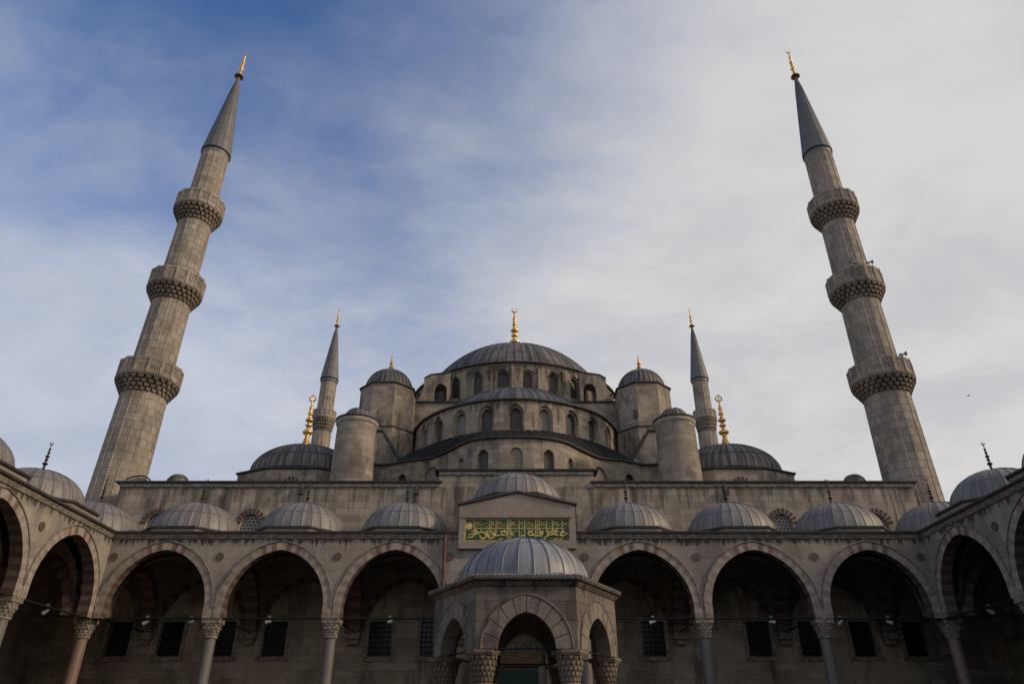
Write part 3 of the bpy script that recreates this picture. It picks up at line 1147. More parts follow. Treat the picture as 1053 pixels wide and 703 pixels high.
# ------------------------------------------------------------------ minarets
def minaret(X, Y, stages, balconies, cone, label, group):
    t = thing('minaret', (X, Y, 0), label, 'minaret', group)
    mb = MB()
    for (r0, z0, r1, z1) in stages:
        n = max(2, int((z1 - z0) / 2))
        revolve(mb, X, Y, [(r0 + (r1 - r0) * i / n, z0 + (z1 - z0) * i / n) for i in range(n + 1)], nseam=16, rib=.05, ribw=.07, metres=True, smooth=False)
    mb.build('shaft', M['stone_min'], t)
    for (z0, z1, z2, r0, r1) in balconies:
        mb = MB()
        muqarnas(mb, X, Y, z0, z1 - .12, r0 * 1.0, r1 * .985, 4, 26, fat=.68)
        revolve(mb, X, Y, [(r1 * .9, z1 - .13), (r1, z1 - .12), (r1 + .03, z1 - .04), (r1 + .03, z1 + .06), (r1 - .05, z1 + .08), (r0 * .8, z1 + .08)], n=32, smooth=False, metres=True)
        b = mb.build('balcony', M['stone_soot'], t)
        mb = MB()
        pp = [(X + r1 * cos(2 * pi * k / 16), Y + r1 * sin(2 * pi * k / 16)) for k in range(16)]
        sweep(mb, pp, [(-.1, z1 + .08), (0, z1 + .08), (0, z1 + .42), (-.1, z1 + .42), (-.1, z1 + .08)], closed=True)
        sweep(mb, pp, [(-.1, z2 - .2), (.02, z2 - .2), (.03, z2), (-.12, z2), (-.1, z2 - .2)], closed=True)
        hz = z2 - .2 - z1 - .42
        for q in (1, 2):
            zz = z1 + .42 + hz * q / 3
            sweep(mb, pp, [(-.08, zz - .05), (-.02, zz - .05), (-.02, zz + .05), (-.08, zz + .05)], closed=True)
        for k in range(16):
            a, c = Vector(pp[k]), Vector(pp[(k + 1) % 16])
            ln = (c - a).length
            dd = (c - a).normalized(); nn = Vector((dd.y, -dd.x))
            for q in range(5):
                w = .10 if q == 0 else .045
                o = a + dd * (ln * q / 5)
                pts = [o - dd * w - nn * .09, o + dd * w - nn * .09, o + dd * w + nn * (.03 if q == 0 else -.01), o - dd * w + nn * (.03 if q == 0 else -.01)]
                zt = z2 + (.04 if q == 0 else -.2)
                for i in range(4):
                    p, r_ = pts[i], pts[(i + 1) % 4]
                    mb.face([(p.x, p.y, z1 + .1), (r_.x, r_.y, z1 + .1), (r_.x, r_.y, zt), (p.x, p.y, zt)])
        mb.build('parapet', M['stone_min'], b)
    (zc, rc, za, zt) = cone
    mb = MB(); revolve(mb, X, Y, [(rc * .93, zc - .4), (rc * .95, zc - .08)], n=32); mb.build('tile_band', M['tile_blue'], t)
    mb = MB(); revolve(mb, X, Y, [(rc * .8, zc - .07), (rc * 1.02, zc - .05), (rc * 1.03, zc + .1), (rc * .97, zc + .15)], n=32)
    mb.build('cone_eave', M['lead_edge'], t)
    mb = MB(); revolve(mb, X, Y, [(rc + (.1 - rc) * (i / 10), zc + .1 + (za - zc - .1) * i / 10) for i in range(11)], nseam=16, rib=.05, ribw=.05)
    c = mb.build('spire', M['lead_cone'], t)
    mb = MB(); finial(mb, X, Y, za - .1, zt - za + .1, .36); mb.build('finial', M['gold'], c)
    return t


MX = 28.7
near = minaret(-MX, 50.0,
               [(1.80, 0, 1.76, 17), (1.76, 17, 1.64, 24.8), (1.55, 25.9, 1.46, 33.4), (1.42, 34.4, 1.33, 41.8), (1.24, 42.9, 1.18, 49.9)],
               [(24.7, 25.95, 27.3, 1.64, 2.32), (33.15, 34.45, 35.85, 1.46, 2.17), (41.5, 42.9, 44.25, 1.33, 2.05)],
               (50.1, 1.30, 61.1, 65.0), 'tall stone minaret with three balconies on the left, its right side warmly sunlit', 'tall minarets at the front corners of the mosque')
copy_thing(near, (MX, 50.0, 0), 'tall stone minaret on the right with horn loudspeakers on its balconies')
near.location.x -= .5
near.rotation_euler = (0, radians(.9), 0)
far = minaret(-28.1, 97.0,
              [(1.6, 0, 1.3, 40.9), (1.2, 41, 1.12, 49.2)],
              [(30.5, 32.2, 33.5, 1.32, 1.8), (40.7, 43.0, 44.3, 1.22, 1.66)],
              (49.5, 1.34, 59.3, 62.5), 'distant minaret behind the left gilded corner dome', 'distant minarets behind the mosque')
copy_thing(far, (28.25, 97.0, 0), 'distant minaret behind the right stair turret and gilded corner dome')

# ------------------------------------------------------------------ arcades round the courtyard
ZS, ZA, ZT = 7.38, 11.0, 11.85       # springing, intrados apex, wall top
TH = .55
RINGM = None


def pat_front(nv):
    def p(k):
        if k >= nv - 4: return 2 if k % 2 else 0
        return 0 if k % 2 else 1
    return p


def column_mb(x, y, zbase=.35, r=.32, ztop=6.45):
    mb = MB()
    revolve(mb, x, y, [(r * 1.03, zbase + .5), (r, zbase + 1.0), (r * .93, ztop)], n=24)
    return mb


def make_column(parent, x, y, mat):
    o = column_mb(x, y).build('column', mat, parent)
    mb = MB()
    revolve(mb, x, y, [(.32, 6.40), (.37, 6.43), (.37, 6.49), (.32, 6.52)], n=24)
    muqarnas(mb, x, y, 6.5, 7.14, .34, .42, 4, 12, square=True)
    mb.box(x - .47, x + .47, y - .44, y + .40, 7.14, 7.375)
    mb.build('capital', M['capital'], o)
    mb = MB()
    mb.box(x - .55, x + .55, y - .55, y + .55, 0, .45)
    revolve(mb, x, y, [(.5, .45), (.52, .6), (.44, .7), (.40, .84), (.34, .9)], n=24)
    mb.build('column_base', M['capital'], o)
    return o


def make_dome(parent, cx, cy, zd=12.75, R=2.5, h=2.1, zlow=11.9, ap_=3.08, mat=None, fin=1.85, ry=1.0):
    o = octo(cx, cy, ap_ - .12)
    mb = MB(); sweep(mb, o, [(0, zlow), (0, zd - .12)], closed=True)
    dd = mb.build('dome_drum', M['marble'], parent)
    mb = MB(); sweep(mb, o, [(0, zd - .16), (.12, zd - .14), (.14, zd - .04), (-.5, zd + .02)], closed=True); ngon_cap(mb, octo(cx, cy, ap_ - .3), zd)
    mb.build('drum_eave', M['lead_edge'], dd)
    mb = MB(); revolve(mb, cx, cy, ell(R + .12, zd - .02, h, 14, p=.95), nseam=28, rib=.045, ribw=.04)
    d = mb.build('dome', mat or M['lead_dome'], parent)
    if fin:
        mb = MB(); finial(mb, cx, cy, zd + h - .08, fin, .2); mb.build('finial', M['bronze'], d)
    return dd, d


def vault(parent, cx, cy, hx, hy):
    mb = MB()
    n = 64
    rows = [[], [], [], []]
    r = min(hx, hy) * .93
    for k in range(n):
        a = 2 * pi * k / n + pi / 4
        c, s_ = cos(a), sin(a)
        m = max(abs(c), abs(s_))
        px_, py_ = c / m, s_ / m
        t = min(abs(px_), abs(py_))                    # 0 at mid-side, 1 at the corner
        z = ZS + 3.3 * sqrt(max(0, 1 - t ** 2.0))
        z = min(z, 10.75)
        P0 = Vector((cx + px_ * hx, cy + py_ * hy, z))
        P2 = Vector((cx + c * r, cy + s_ * r, 11.0))
        rows[0].append(P0)
        md_ = P0.lerp(P2, .5); md_.z += (11.0 - z) * .12
        rows[1].append(md_)
        rows[2].append(P2)
        rows[3].append(Vector((cx + c * r, cy + s_ * r, 11.25)))
    for q in (70, 50, 30, 12, 1):
        rows.append([Vector((cx + cos(2 * pi * k / n + pi / 4) * r * sin(radians(q)), cy + sin(2 * pi * k / n + pi / 4) * r * sin(radians(q)), 11.25 + 1.9 * cos(radians(q)))) for k in range(n)])
    mb.grid(rows, lambda i, j: (j * .2, i * .5), True, close=True)
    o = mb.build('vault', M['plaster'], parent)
    for i, (ax, ay) in enumerate(((-1, 1), (1, 1), (-1, -1), (1, -1))):
        c = Vector((cx + ax * hx * .80, cy + ay * hy * .80, 10.35))
        nrm = Vector((-ax, -ay, -.9)).normalized()
        u_ = nrm.cross(Vector((0, 0, 1))).normalized(); v_ = nrm.cross(u_)
        mb = MB()
        c2 = c + nrm * .14
        ringp = [c2 + (u_ * cos(2 * pi * k / 20) + v_ * sin(2 * pi * k / 20)) * .46 for k in range(20)]
        back = [p - nrm * .12 for p in ringp]
        mb.face(ringp)
        mb.grid([ringp, back], lambda i, j: (0, 0), False, close=True)
        mb.build('medallion', M['medallion'], o)
    return o


def arcade_run(parent, mp, bays, u_first_extra=(), rods=True):
    """bays: [(u0,u1,hw,za)] ; builds walls, rings on face"""
    mb = MB()
    for (u0, u1, hw, za) in bays:
        panel(mb, mp, u0, u1, ZS, ZT, (u0 + u1) / 2, hw, ZS, ZS + .55, za, TH, n=14, back=True, floor=False)
    for (a, b) in u_first_extra:
        panel(mb, mp, a, b, ZS, ZT)
        mb.face([mp(a, ZS, 0), mp(b, ZS, 0), mp(b, ZS, TH), mp(a, ZS, TH)])
    w = mb.build('arcade_wall', M['marble'], parent)
    for (u0, u1, hw, za) in bays:
        mb = MB()
        ring(mb, mp, (u0 + u1) / 2, hw - .015, ZS + .55, za - .015, .40, .035, TH + .03, 17, pat_front(17), zb=ZS, inmap={0: 3, 1: 4, 2: 4})  # undersides take darker voussoir colours that carry the shade under the arch
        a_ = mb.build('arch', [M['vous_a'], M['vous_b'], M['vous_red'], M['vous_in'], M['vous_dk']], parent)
        mb = MB()   # thin roll moulding round the ring
        r0 = (u0 + u1) / 2
        pts = [mp(x, z, -.05) for x, z in arc_pts(r0, hw + .43, ZS + .55, za + .46, 12)]
        mb.tube(pts, .035, 5)
        mb.build('arch_moulding', M['capital'], a_)
    return w


# -------- main portico in front of the facade
port = thing('portico', (0, 43, 0), 'wide marble arcade with pale lead domes along the mosque front', 'portico')
colx = [-22.8, -16.4, -10.0, -3.6, 3.6, 10.0, 16.4, 22.8]
bays = []
for a, b in zip(colx[:-1], colx[1:]):
    bays.append((a, b, 2.72 if b - a < 7 else 3.1, ZA))
arcade_run(port, wall_y(40.3), bays, [(-23.7, -22.8), (22.8, 23.7)])
c0 = None
for i, x in enumerate(colx[1:-1]):
    if c0 is None:
        c0 = make_column(port, x, 40.75, M['granite_grey'])
    else:
        clone(c0, port, (x - colx[1], 0, 0))
for x in (-22.8 - .45, 22.8 + .45):
    make_column(port, x, 40.75, M['granite_red'])
# cornice: pale moulding and lead edge
mb = MB()
for (a, b) in ((-22.8, -3.32), (3.32, 22.8)):
    mb = MB()
    sweep(mb, [(a, 40.3), (b, 40.3)], [(0, ZT - .28), (.06, ZT - .26), (.14, ZT - .06), (.14, ZT), (0, ZT)])
    mb.build('cornice', M['capital'], port)
    mb = MB()
    sweep(mb, [(a, 40.3), (b, 40.3)], [(0, ZT + .004), (.26, ZT + .004), (.28, ZT + .11), (-.3, ZT + .16)])
    mb.build('lead_edging', M['lead_edge'], port)
mb = MB()
mb.face([(-29.3, 40.6, ZT + .1), (29.3, 40.6, ZT + .1), (29.3, YF, ZT + .1), (-29.3, YF, ZT + .1)])
mb.build('portico_roof', M['lead_dome'], port)
# domes
firstd = None
DY = 43.9
for x in (-19.8, -13.2, -6.9, 6.9, 13.2, 19.8):
    if firstd is None:
        firstd = (make_dome(port, x, DY, zd=12.5), x)
    else:
        for q in firstd[0]: clone(q, port, (x - firstd[1], 0, 0))
for x in (-26.2, 26.2):
    for q in firstd[0]: clone(q, port, (x - firstd[1], 0, .05))
# raised portal dome
make_dome(port, 0, 43.9, zd=14.5, R=2.65, h=1.95, ap_=3.1, mat=M['lead_dome'], fin=0)
# vaults and transverse arches
for x in (-26.5, -19.6, -13.2, -6.8, 0, 6.8, 13.2, 19.6, 26.5):
    vault(port, x, 44.1, 3.05 if x else 3.3, 2.9)
tfirst = None
for x in colx:
    mpt = lambda u, z, d, x=x: (x - .38 + d, u, z)
    if tfirst is None:
        mb = MB()
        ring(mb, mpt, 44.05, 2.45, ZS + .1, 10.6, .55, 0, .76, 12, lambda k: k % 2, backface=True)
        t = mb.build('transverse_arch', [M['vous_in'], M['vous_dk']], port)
        mb = MB(); mb.box(x - .42, x + .42, 46.45, YF, 7.1, 7.45); mb.box(x - .3, x + .3, 46.65, YF, 6.8, 7.1)
        mb.build('corbel', M['capital'], t)
        tfirst = (t, x)
    else:
        clone(tfirst[0], port, (x - tfirst[1], 0, 0))
# blind arches on the back wall
for a, b in zip(colx[:-1], colx[1:]):
    mb = MB()
    ring(mb, mpf, (a + b) / 2, (b - a) / 2 - .65, ZS + .1, 10.55, .5, .06, .02, 11, lambda k: k % 2)
    mb.build('wall_arch', [M['vous_in'], M['vous_dk']], port)
# spandrel discs
for x in (-22.45, -16.55, -10.0, -3.75, 3.75, 10.0, 16.55, 22.45):
    mb = MB()
    revolve(mb, x, 0, [(.02, 0), (.22, 0)], n=20)
    for i, v in enumerate(mb.v):
        mb.v[i] = Vector((v.x, 40.3 - .03, 10.6 + v.y))
    b0 = MB(); b0.tube([(x, 40.34, 10.6), (x, 40.25, 10.6)], .22, 20); b0.v += []
    n0 = len(b0.v)
    b0.face([(x + .22 * cos(2 * pi * k / 20), 40.25, 10.6 + .22 * sin(2 * pi * k / 20)) for k in range(20)])
    b0.build('stone_disc', M['porphyry'], port)
# wall pieces at the ends of the back wall
mb = MB()
mb.box(-29.9, -27.05, YF + .05, YF + .7, 0, ZT)
mb.build('end_wall', M['stone'], port)
mb = MB(); mb.box(27.05, 29.9, YF + .05, YF + .7, 0, ZT)
mb.build('end_wall', M['stone'], port)
# tie rods
mb = MB(); mb.tube([(-22.8, 40.7, 7.42), (22.8, 40.7, 7.42)], .05, 6)
mb.build('tie_rod', M['iron'], port)
for x in colx:
    mb = MB(); mb.tube([(x, 41, 7.5), (x, 46.9, 7.5)], .045, 6); mb.build('tie_rod', M['iron'], port)
# brown downpipe beside the portal
mb = MB(); mb.tube([(-4.05, 40.15, 11.8), (-4.05, 40.15, 8.2)], .1, 8); mb.build('downpipe', M['pipe'], port)

# portal block with pediment and inscription
pb = MB()
pf = 40.05
prof = [(-3.3, 11.0), (3.3, 11.0), (3.3, 13.45), (0, 14.15), (-3.3, 13.45)]
xl, xr, zb_, zt_ = -2.96, 2.96, 11.42, 12.68
# front face around the inscription recess
pb.face([(-3.3, pf, 11.0), (3.3, pf, 11.0), (3.3, pf, zb_), (-3.3, pf, zb_)])
pb.face([(-3.3, pf, zb_), (xl, pf, zb_), (xl, pf, zt_), (-3.3, pf, zt_)])
pb.face([(xr, pf, zb_), (3.3, pf, zb_), (3.3, pf, zt_), (xr, pf, zt_)])
pb.face([(-3.3, pf, zt_), (3.3, pf, zt_), (3.3, pf, 13.45), (0, pf, 14.15), (-3.3, pf, 13.45)])
rc_ = [(xl, zb_), (xr, zb_), (xr, zt_), (xl, zt_)]
for a, b in zip(rc_, rc_[1:] + rc_[:1]):
    pb.face([(a[0], pf, a[1]), (b[0], pf, b[1]), (b[0], pf + .18, b[1]), (a[0], pf + .18, a[1])])
for a, b in zip(prof, prof[1:] + prof[:1]):
    pb.face([(a[0], pf, a[1]), (b[0], pf, b[1]), (b[0], 41.4, b[1]), (a[0], 41.4, a[1])])
pd = pb.build('portal_block', stone('portal_marble', (.36, .30, .24), (.32, .27, .22), bw=1.6, bh=.8, stain=.2, joint=.8, pale=.15), port)
mb = MB(); mb.tube([(-3.42, pf - .05, 13.47), (0, pf - .05, 14.22), (3.42, pf - .05, 13.47)], .085, 6)
for sg in (-1, 1): mb.box(min(sg * 3.3, sg * 3.37), max(sg * 3.3, sg * 3.37), pf + .002, pf + .12, 12.0, 13.44)
mb.build('pediment_coping', M['lead_edge'], pd)
mb = MB(); mb.box(-3.1, 3.1, pf - .05, pf + .02, zt_ + .03, zt_ + .15); mb.build('panel_moulding', M['vous_b'], pd)
mb = MB(); mb.box(xl, xr, pf + .13, pf + .17, zb_, zt_)
ins = mb.build('inscription_panel', M['green'], port, label='green panel with gold calligraphy above the portal')
yg = pf + .10
let = MB()


def bar(x0, x1, z0, z1):
    let.box(x0, x1, yg, yg + .028, z0, z1)


for (a, b, c, d) in ((xl, xr, zb_, zb_ + .045), (xl, xr, zt_ - .045, zt_), (xl, xl + .045, zb_ + .046, zt_ - .046), (xr - .045, xr, zb_ + .046, zt_ - .046)):
    bar(a, b, c, d)
PXM = 5.92 / 885.0             # panel drawing scale (metres per unit of an 885-unit wide drawing)
X0 = xl


def P_(x, y):                  # x 0..885, y 0..190 from the top
    return (X0 + x * PXM, yg + .013, zt_ - y * (zt_ - zb_) / 190.0)


def stroke(pts, w=.035, closed=False):
    pts = catmull([P_(*p)[0::2] for p in pts], 5)
    n = len(pts)
    ws = [w * 1.25 * (.55 + .45 * sin(pi * i / max(1, n - 1))) for i in range(n)]
    let.tube([(p[0], yg + .012, p[1]) for p in pts], ws, 6)


# the tall shafts, in the places and groups the panel shows
for x, y0, y1 in ((75, 8, 75), (205, 8, 150), (222, 8, 160), (262, 8, 150), (358, 8, 165), (372, 8, 165), (386, 8, 165), (458, 8, 165), (505, 8, 165),
                  (597, 8, 160), (612, 8, 160), (628, 8, 130), (692, 8, 140), (740, 8, 140), (822, 8, 130)):
    a, b = P_(x - 3, y1), P_(x + 3, y0)
    bar(a[0], b[0], a[2], b[2])
a, b = P_(80, 84), P_(850, 78)
let.box(a[0], b[0], yg + .006, yg + .034, a[2], b[2])
for k in range(12):            # little marks of the upper row
    pass
for x, y in ((110, 30), (290, 25), (410, 30), (545, 30), (655, 28), (765, 30), (850, 35)):
    stroke([(x - 22, y + 26), (x, y + 8), (x + 22, y - 4)], .022)
    stroke([(x - 26, y + 8), (x - 14, y - 6), (x - 4, y + 4), (x - 10, y + 14)], .018)
    stroke([(x + 6, y + 30), (x + 20, y + 20), (x + 30, y + 22)], .018)
for x in (234, 482):
    stroke([(x, y) for y in (22, 34, 48)], .03)
# large lower line
stroke([(870, 128), (845, 122), (822, 112), (806, 128), (815, 146), (840, 140), (868, 126)], .045)       # haa
stroke([(800, 140), (770, 138), (742, 130), (725, 112), (750, 105), (768, 120), (742, 134), (715, 140), (700, 138)], .045)
stroke([(700, 138), (690, 125), (702, 115), (708, 130), (694, 148), (668, 158)], .042)
stroke([(628, 128), (645, 118), (655, 130), (640, 142), (650, 150)], .045)                                  # ayn
stroke([(628, 90), (636, 120), (630, 142), (612, 148), (596, 142)], .04)
stroke([(580, 142), (565, 120), (545, 112), (532, 128), (548, 142), (580, 142), (600, 150)], .04)
stroke([(505, 150), (490, 142), (476, 148), (458, 150)], .04)
stroke([(410, 130), (396, 120), (386, 132), (396, 142), (412, 136)], .035)
stroke([(358, 140), (345, 118), (322, 110), (304, 128), (318, 140), (350, 140)], .042)                      # sad
stroke([(304, 138), (285, 142), (262, 146)], .035)
stroke([(262, 146), (250, 126), (238, 120), (232, 134), (248, 140), (240, 158), (215, 168), (198, 158), (196, 140)], .042)   # waw
stroke([(196, 140), (188, 122), (174, 118), (170, 132), (186, 138), (178, 156), (150, 166), (130, 156), (126, 138)], .042)
stroke([(170, 125), (140, 116), (112, 118), (92, 104), (76, 96), (70, 112), (88, 124), (78, 142), (48, 158), (20, 160)], .045)
stroke([(40, 128), (70, 132), (110, 128), (126, 120)], .035)
for x, y in ((240, 96), (250, 104), (560, 96), (650, 100), (690, 100), (760, 92), (770, 92), (300, 100), (420, 100), (820, 100), (130, 98), (330, 96), (30, 135), (470, 120), (520, 165), (180, 100)):
    stroke([(x, y), (x + 6, y + 4), (x + 11, y)], .026)
rr_ = random.Random(3)
for x in range(60, 850, 30):
    for y in ((40, 62, 104) if rr_.random() < .6 else (52, 112)):
        dx0 = rr_.uniform(-6, 6)
        stroke([(x + dx0 - 10, y + rr_.uniform(-6, 8)), (x + dx0, y + rr_.uniform(-8, 6)), (x + dx0 + 10, y + rr_.uniform(-6, 6))], .017)
for x in (150, 300, 420, 535, 570, 660, 760, 800):
    stroke([(x - 14, 168), (x - 4, 176), (x + 10, 172), (x + 20, 160)], .024)
# rosette at the left
rc = P_(34, 62)
for k in range(16):
    a0_, a1_ = 2 * pi * k / 16, 2 * pi * (k + 1) / 16
    for rr, tt in ((.19, .02),):
        let.face([(rc[0] + .19 * cos(a0_), yg, rc[2] + .19 * sin(a0_)), (rc[0] + .19 * cos(a1_), yg, rc[2] + .19 * sin(a1_)), (rc[0], yg - .01, rc[2])])
for k in range(8):
    a0_ = 2 * pi * k / 8
    let.tube([(rc[0] + .19 * cos(a0_), yg, rc[2] + .19 * sin(a0_)), (rc[0] + .25 * cos(a0_), yg, rc[2] + .25 * sin(a0_))], .02, 5)
let.build('calligraphy', M['goldpaint'], ins)

# -------- side arcades
side_cols = [40.3, 33.9, 27.5, 21.1, 14.7, 8.3, 1.9, -4.5]


def side_arcade(sg, label):
    XF = 22.8
    par = thing('side_arcade', (sg * 26, 24, 0), label, 'arcade')
    mp = lambda u, z, d: (sg * (XF + d), u, z)
    bays = [(b, a, 2.72, ZA) for a, b in zip(side_cols[:-1], side_cols[1:])]
    arcade_run(par, mp, bays, [(-5.2, -4.5)])
    mats = [M['granite_red'], M['granite_grey']]
    for i, y in enumerate(side_cols[1:]):
        make_column(par, sg * (XF + .45), y, mats[(i + 1) % 2])
    for i, (b, a, _, _) in enumerate(bays):
        cy = (a + b) / 2
        make_dome(par, sg * 26.15, cy + .45, zd=12.6, R=2.4, h=2.0, ap_=3.1)
        vault(par, sg * 26.5, cy, 2.75, 3.05)
        # outer wall window
        mb = MB()
        mb2 = lambda u, z, d: (sg * (29.3 - .06 - d * 0), u, z)
        fill(mb, mb2, cy, .85, 3.6, 7.0, 7.0, 0, rect=True)
        w = mb.build('window', M['lattice_dk'], par)
        mb = MB()
        for (y0, y1, z0, z1) in ((cy - 1.05, cy - .85, 3.4, 7.2), (cy + .85, cy + 1.05, 3.4, 7.2), (cy - .85, cy + .85, 7.0, 7.2), (cy - .85, cy + .85, 3.4, 3.6)):
            xa, xb = sorted((sg * 29.15, sg * 29.29))
            mb.box(xa, xb, y0, y1, z0, z1)
        mb.build('window_frame', M['capital'], w)
        mpw = lambda u, z, d: (sg * (29.29 + d), u, z)
        mb = MB(); ring(mb, mpw, cy, 2.5, ZS + .1, 10.55, .5, .06, .005, 11, lambda k: k % 2)
        mb.build('wall_arch', [M['vous_in'], M['vous_dk']], par)
    for y in side_cols:
        mpt = lambda u, z, d, y=y: (sg * u, y - .38 + d, z)
        mb = MB(); ring(mb, mpt, 26.5, 2.2, ZS + .1, 10.4, .55, 0, .76, 12, lambda k: k % 2, backface=True)
        mb.build('transverse_arch', [M['vous_in'], M['vous_dk']], par)
        mb = MB(); mb.tube([(sg * 23.2, y, 7.5), (sg * 29.2, y, 7.5)], .045, 6); mb.build('tie_rod', M['iron'], par)
    # outer wall and roof
    mb = MB()
    xa, xb = sorted((sg * 29.3, sg * 29.9))
    mb.box(xa, xb, -5.2, YF, 0, ZT + .1)
    mb.build('outer_wall', M['stone'], par)
    mb = MB()
    mb.face([(sg * 22.9, -5.2, ZT + .1), (sg * 29.9, -5.2, ZT + .1), (sg * 29.9, 40.58, ZT + .1), (sg * 22.9, 40.58, ZT + .1)])
    mb.build('arcade_roof', M['lead_dome'], par)
    mb = MB()
    pl = [(sg * XF, -5.2), (sg * XF, 40.16)]
    fl = 1 if sg < 0 else -1
    sweep(mb, pl, [(0, ZT - .28), (.06, ZT - .26), (.14, ZT - .06), (.14, ZT), (0, ZT)], flip=fl)
    mb.build('cornice', M['capital'], par)
    mb = MB()
    sweep(mb, [(sg * XF, -5.2), (sg * XF, 40.02)], [(0, ZT + .004), (.26, ZT + .004), (.28, ZT + .11), (-.3, ZT + .16)], flip=fl)
    mb.build('lead_edging', M['lead_edge'], par)
    mb = MB(); mb.tube([(sg * (XF + .38), -4.5, 7.42), (sg * (XF + .38), 40.3, 7.42)], .05, 6); mb.build('tie_rod', M['iron'], par)
    for y in side_cols[1:]:
        b0 = MB(); b0.tube([(sg * (XF + .03), y, 10.6), (sg * (XF - .05), y, 10.6)], .22, 20)
        b0.face([(sg * (XF - .05), y + .22 * cos(2 * pi * k / 20), 10.6 + .22 * sin(2 * pi * k / 20)) for k in range(20)])
        b0.build('stone_disc', M['porphyry'], par)
    return par


side_arcade(-1, 'arcade wing on the left, its marble arches catching warm sunlight')
side_arcade(1, 'shaded arcade wing on the right side of the courtyard')

rear = thing('rear_arcade', (0, -7, 0), 'unseen marble arcade closing the courtyard opposite the mosque front', 'arcade')  # out of view behind the camera, added to block low sky light
mpr = lambda u, z, d: (u, -4.5 - d, z)
arcade_run(rear, mpr, bays)
cr0 = None
for x in colx[1:-1]:
    if cr0 is None: cr0 = make_column(rear, x, -4.95, M['granite_grey'])
    else: clone(cr0, rear, (x - colx[1], 0, 0))
mb = MB(); mb.box(-29.9, 29.9, -11.6, -11.0, 0, ZT + .1); mb.build('outer_wall', M['stone'], rear)
mb = MB(); mb.face([(-29.9, -11.0, ZT + .1), (29.9, -11.0, ZT + .1), (29.9, -4.5, ZT + .1), (-29.9, -4.5, ZT + .1)]); mb.build('arcade_roof', M['lead_dome'], rear)
for x in (-19.8, -13.2, -6.9, 0, 6.9, 13.2, 19.8):
    for q in firstd[0]:
        r_ = clone(q, rear, (x - firstd[1], -51.9 - 43.0 * 0 - 0, 0))
        r_.location = Vector((x - firstd[1], -7.9 - DY, 0)) - (Vector((0, -7, 0)) - Vector((0, 0, 0))) + Vector((0, 43, 0))

# ------------------------------------------------------------------ ablution fountain
FY = 22.5
fo = thing('fountain', (0, FY, 0), 'hexagonal marble ablution fountain with ribbed blue grey lead dome', 'fountain')


def hexp(s, cy=FY):
    return [(s * cos(radians(-120 + 60 * k)), cy + s * sin(radians(-120 + 60 * k))) for k in range(6)]


hw_ = hexp(2.70)
wb = MB()
for k in range(6):
    a, b = Vector(hw_[k]), Vector(hw_[(k + 1) % 6])
    d_ = (b - a).normalized(); nin = Vector((-d_.y, d_.x)); m_id = (a + b) / 2; L_ = (b - a).length
    mpk = lambda u, z, d, m_id=m_id, d_=d_, nin=nin: ((m_id + d_ * u + nin * d).x, (m_id + d_ * u + nin * d).y, z)
    panel(wb, mpk, -L_ / 2, L_ / 2, 3.78, 5.48, 0, .78, 3.78, 3.79, 4.74, .42, n=10, floor=False)
    wb.face([mpk(-L_ / 2, 3.78, 0), mpk(-.78, 3.78, 0), mpk(-.78, 3.78, .42), mpk(-L_ / 2 + .24, 3.78, .42)])
    wb.face([mpk(L_ / 2, 3.78, 0), mpk(.78, 3.78, 0), mpk(.78, 3.78, .42), mpk(L_ / 2 - .24, 3.78, .42)])
    # inner side
    li = L_ / 2 - .24
    mpi = lambda u, z, d, mpk=mpk: mpk(u, z, .42)
    panel(wb, mpi, -li, li, 3.78, 5.48, 0, .78, 3.78, 3.79, 4.74, .0, n=10, floor=False)
fw = wb.build('fountain_wall', M['marble_f'], fo)
for k in range(6):
    a, b = Vector(hw_[k]), Vector(hw_[(k + 1) % 6])
    d_ = (b - a).normalized(); nin = Vector((-d_.y, d_.x)); m_id = (a + b) / 2
    mpk = lambda u, z, d, m_id=m_id, d_=d_, nin=nin: ((m_id + d_ * u + nin * d).x, (m_id + d_ * u + nin * d).y, z)
    mb = MB(); ring(mb, mpk, 0, .77, 3.79, 4.72, .43, .03, .3, 5, lambda q: 0, zb=3.79, sub=4, gap=.07)
    ar = mb.build('arch', M['vous_f'], fo)
    mb = MB(); mb.tube([mpk(x, z, -.015) for x, z in arc_pts(0, 1.22, 3.79, 5.17, 14)], .035, 6); mb.build('arch_moulding', M['marble_f'], ar)
    mb = MB(); mb.tube([mpk(-.9, 3.82, .2), mpk(.9, 3.82, .2)], .022, 6); mb.build('tie_rod', M['iron'], fo)
    # corner pilaster strip, capital and column
    v = Vector(hw_[k]); c = Vector((0, FY)); inw = (c - v).normalized()
    p = v + inw * .40
    mb = MB(); revolve(mb, p.x, p.y, [(.26, .6), (.25, 2.0), (.235, 2.9)], n=20)
    cl = mb.build('column', M['marble_f'], fo)
    mb = MB()
    revolve(mb, p.x, p.y, [(.25, 2.88), (.29, 2.91), (.29, 2.97), (.25, 3.0)], n=20)
    muqarnas(mb, p.x, p.y, 3.0, 3.66, .24, .39, 5, 16, fat=.75)
    revolve(mb, p.x, p.y, [(.2, 3.66), (.46, 3.66), (.49, 3.73), (.49, 3.775), (.2, 3.775)], n=6, smooth=False, phase=radians(60 * k))
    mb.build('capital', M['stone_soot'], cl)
    mb = MB(); revolve(mb, p.x, p.y, [(.40, 0), (.40, .35), (.34, .45), (.30, .6), (.25, .62)], n=20); mb.build('column_base', M['marble_f'], cl)
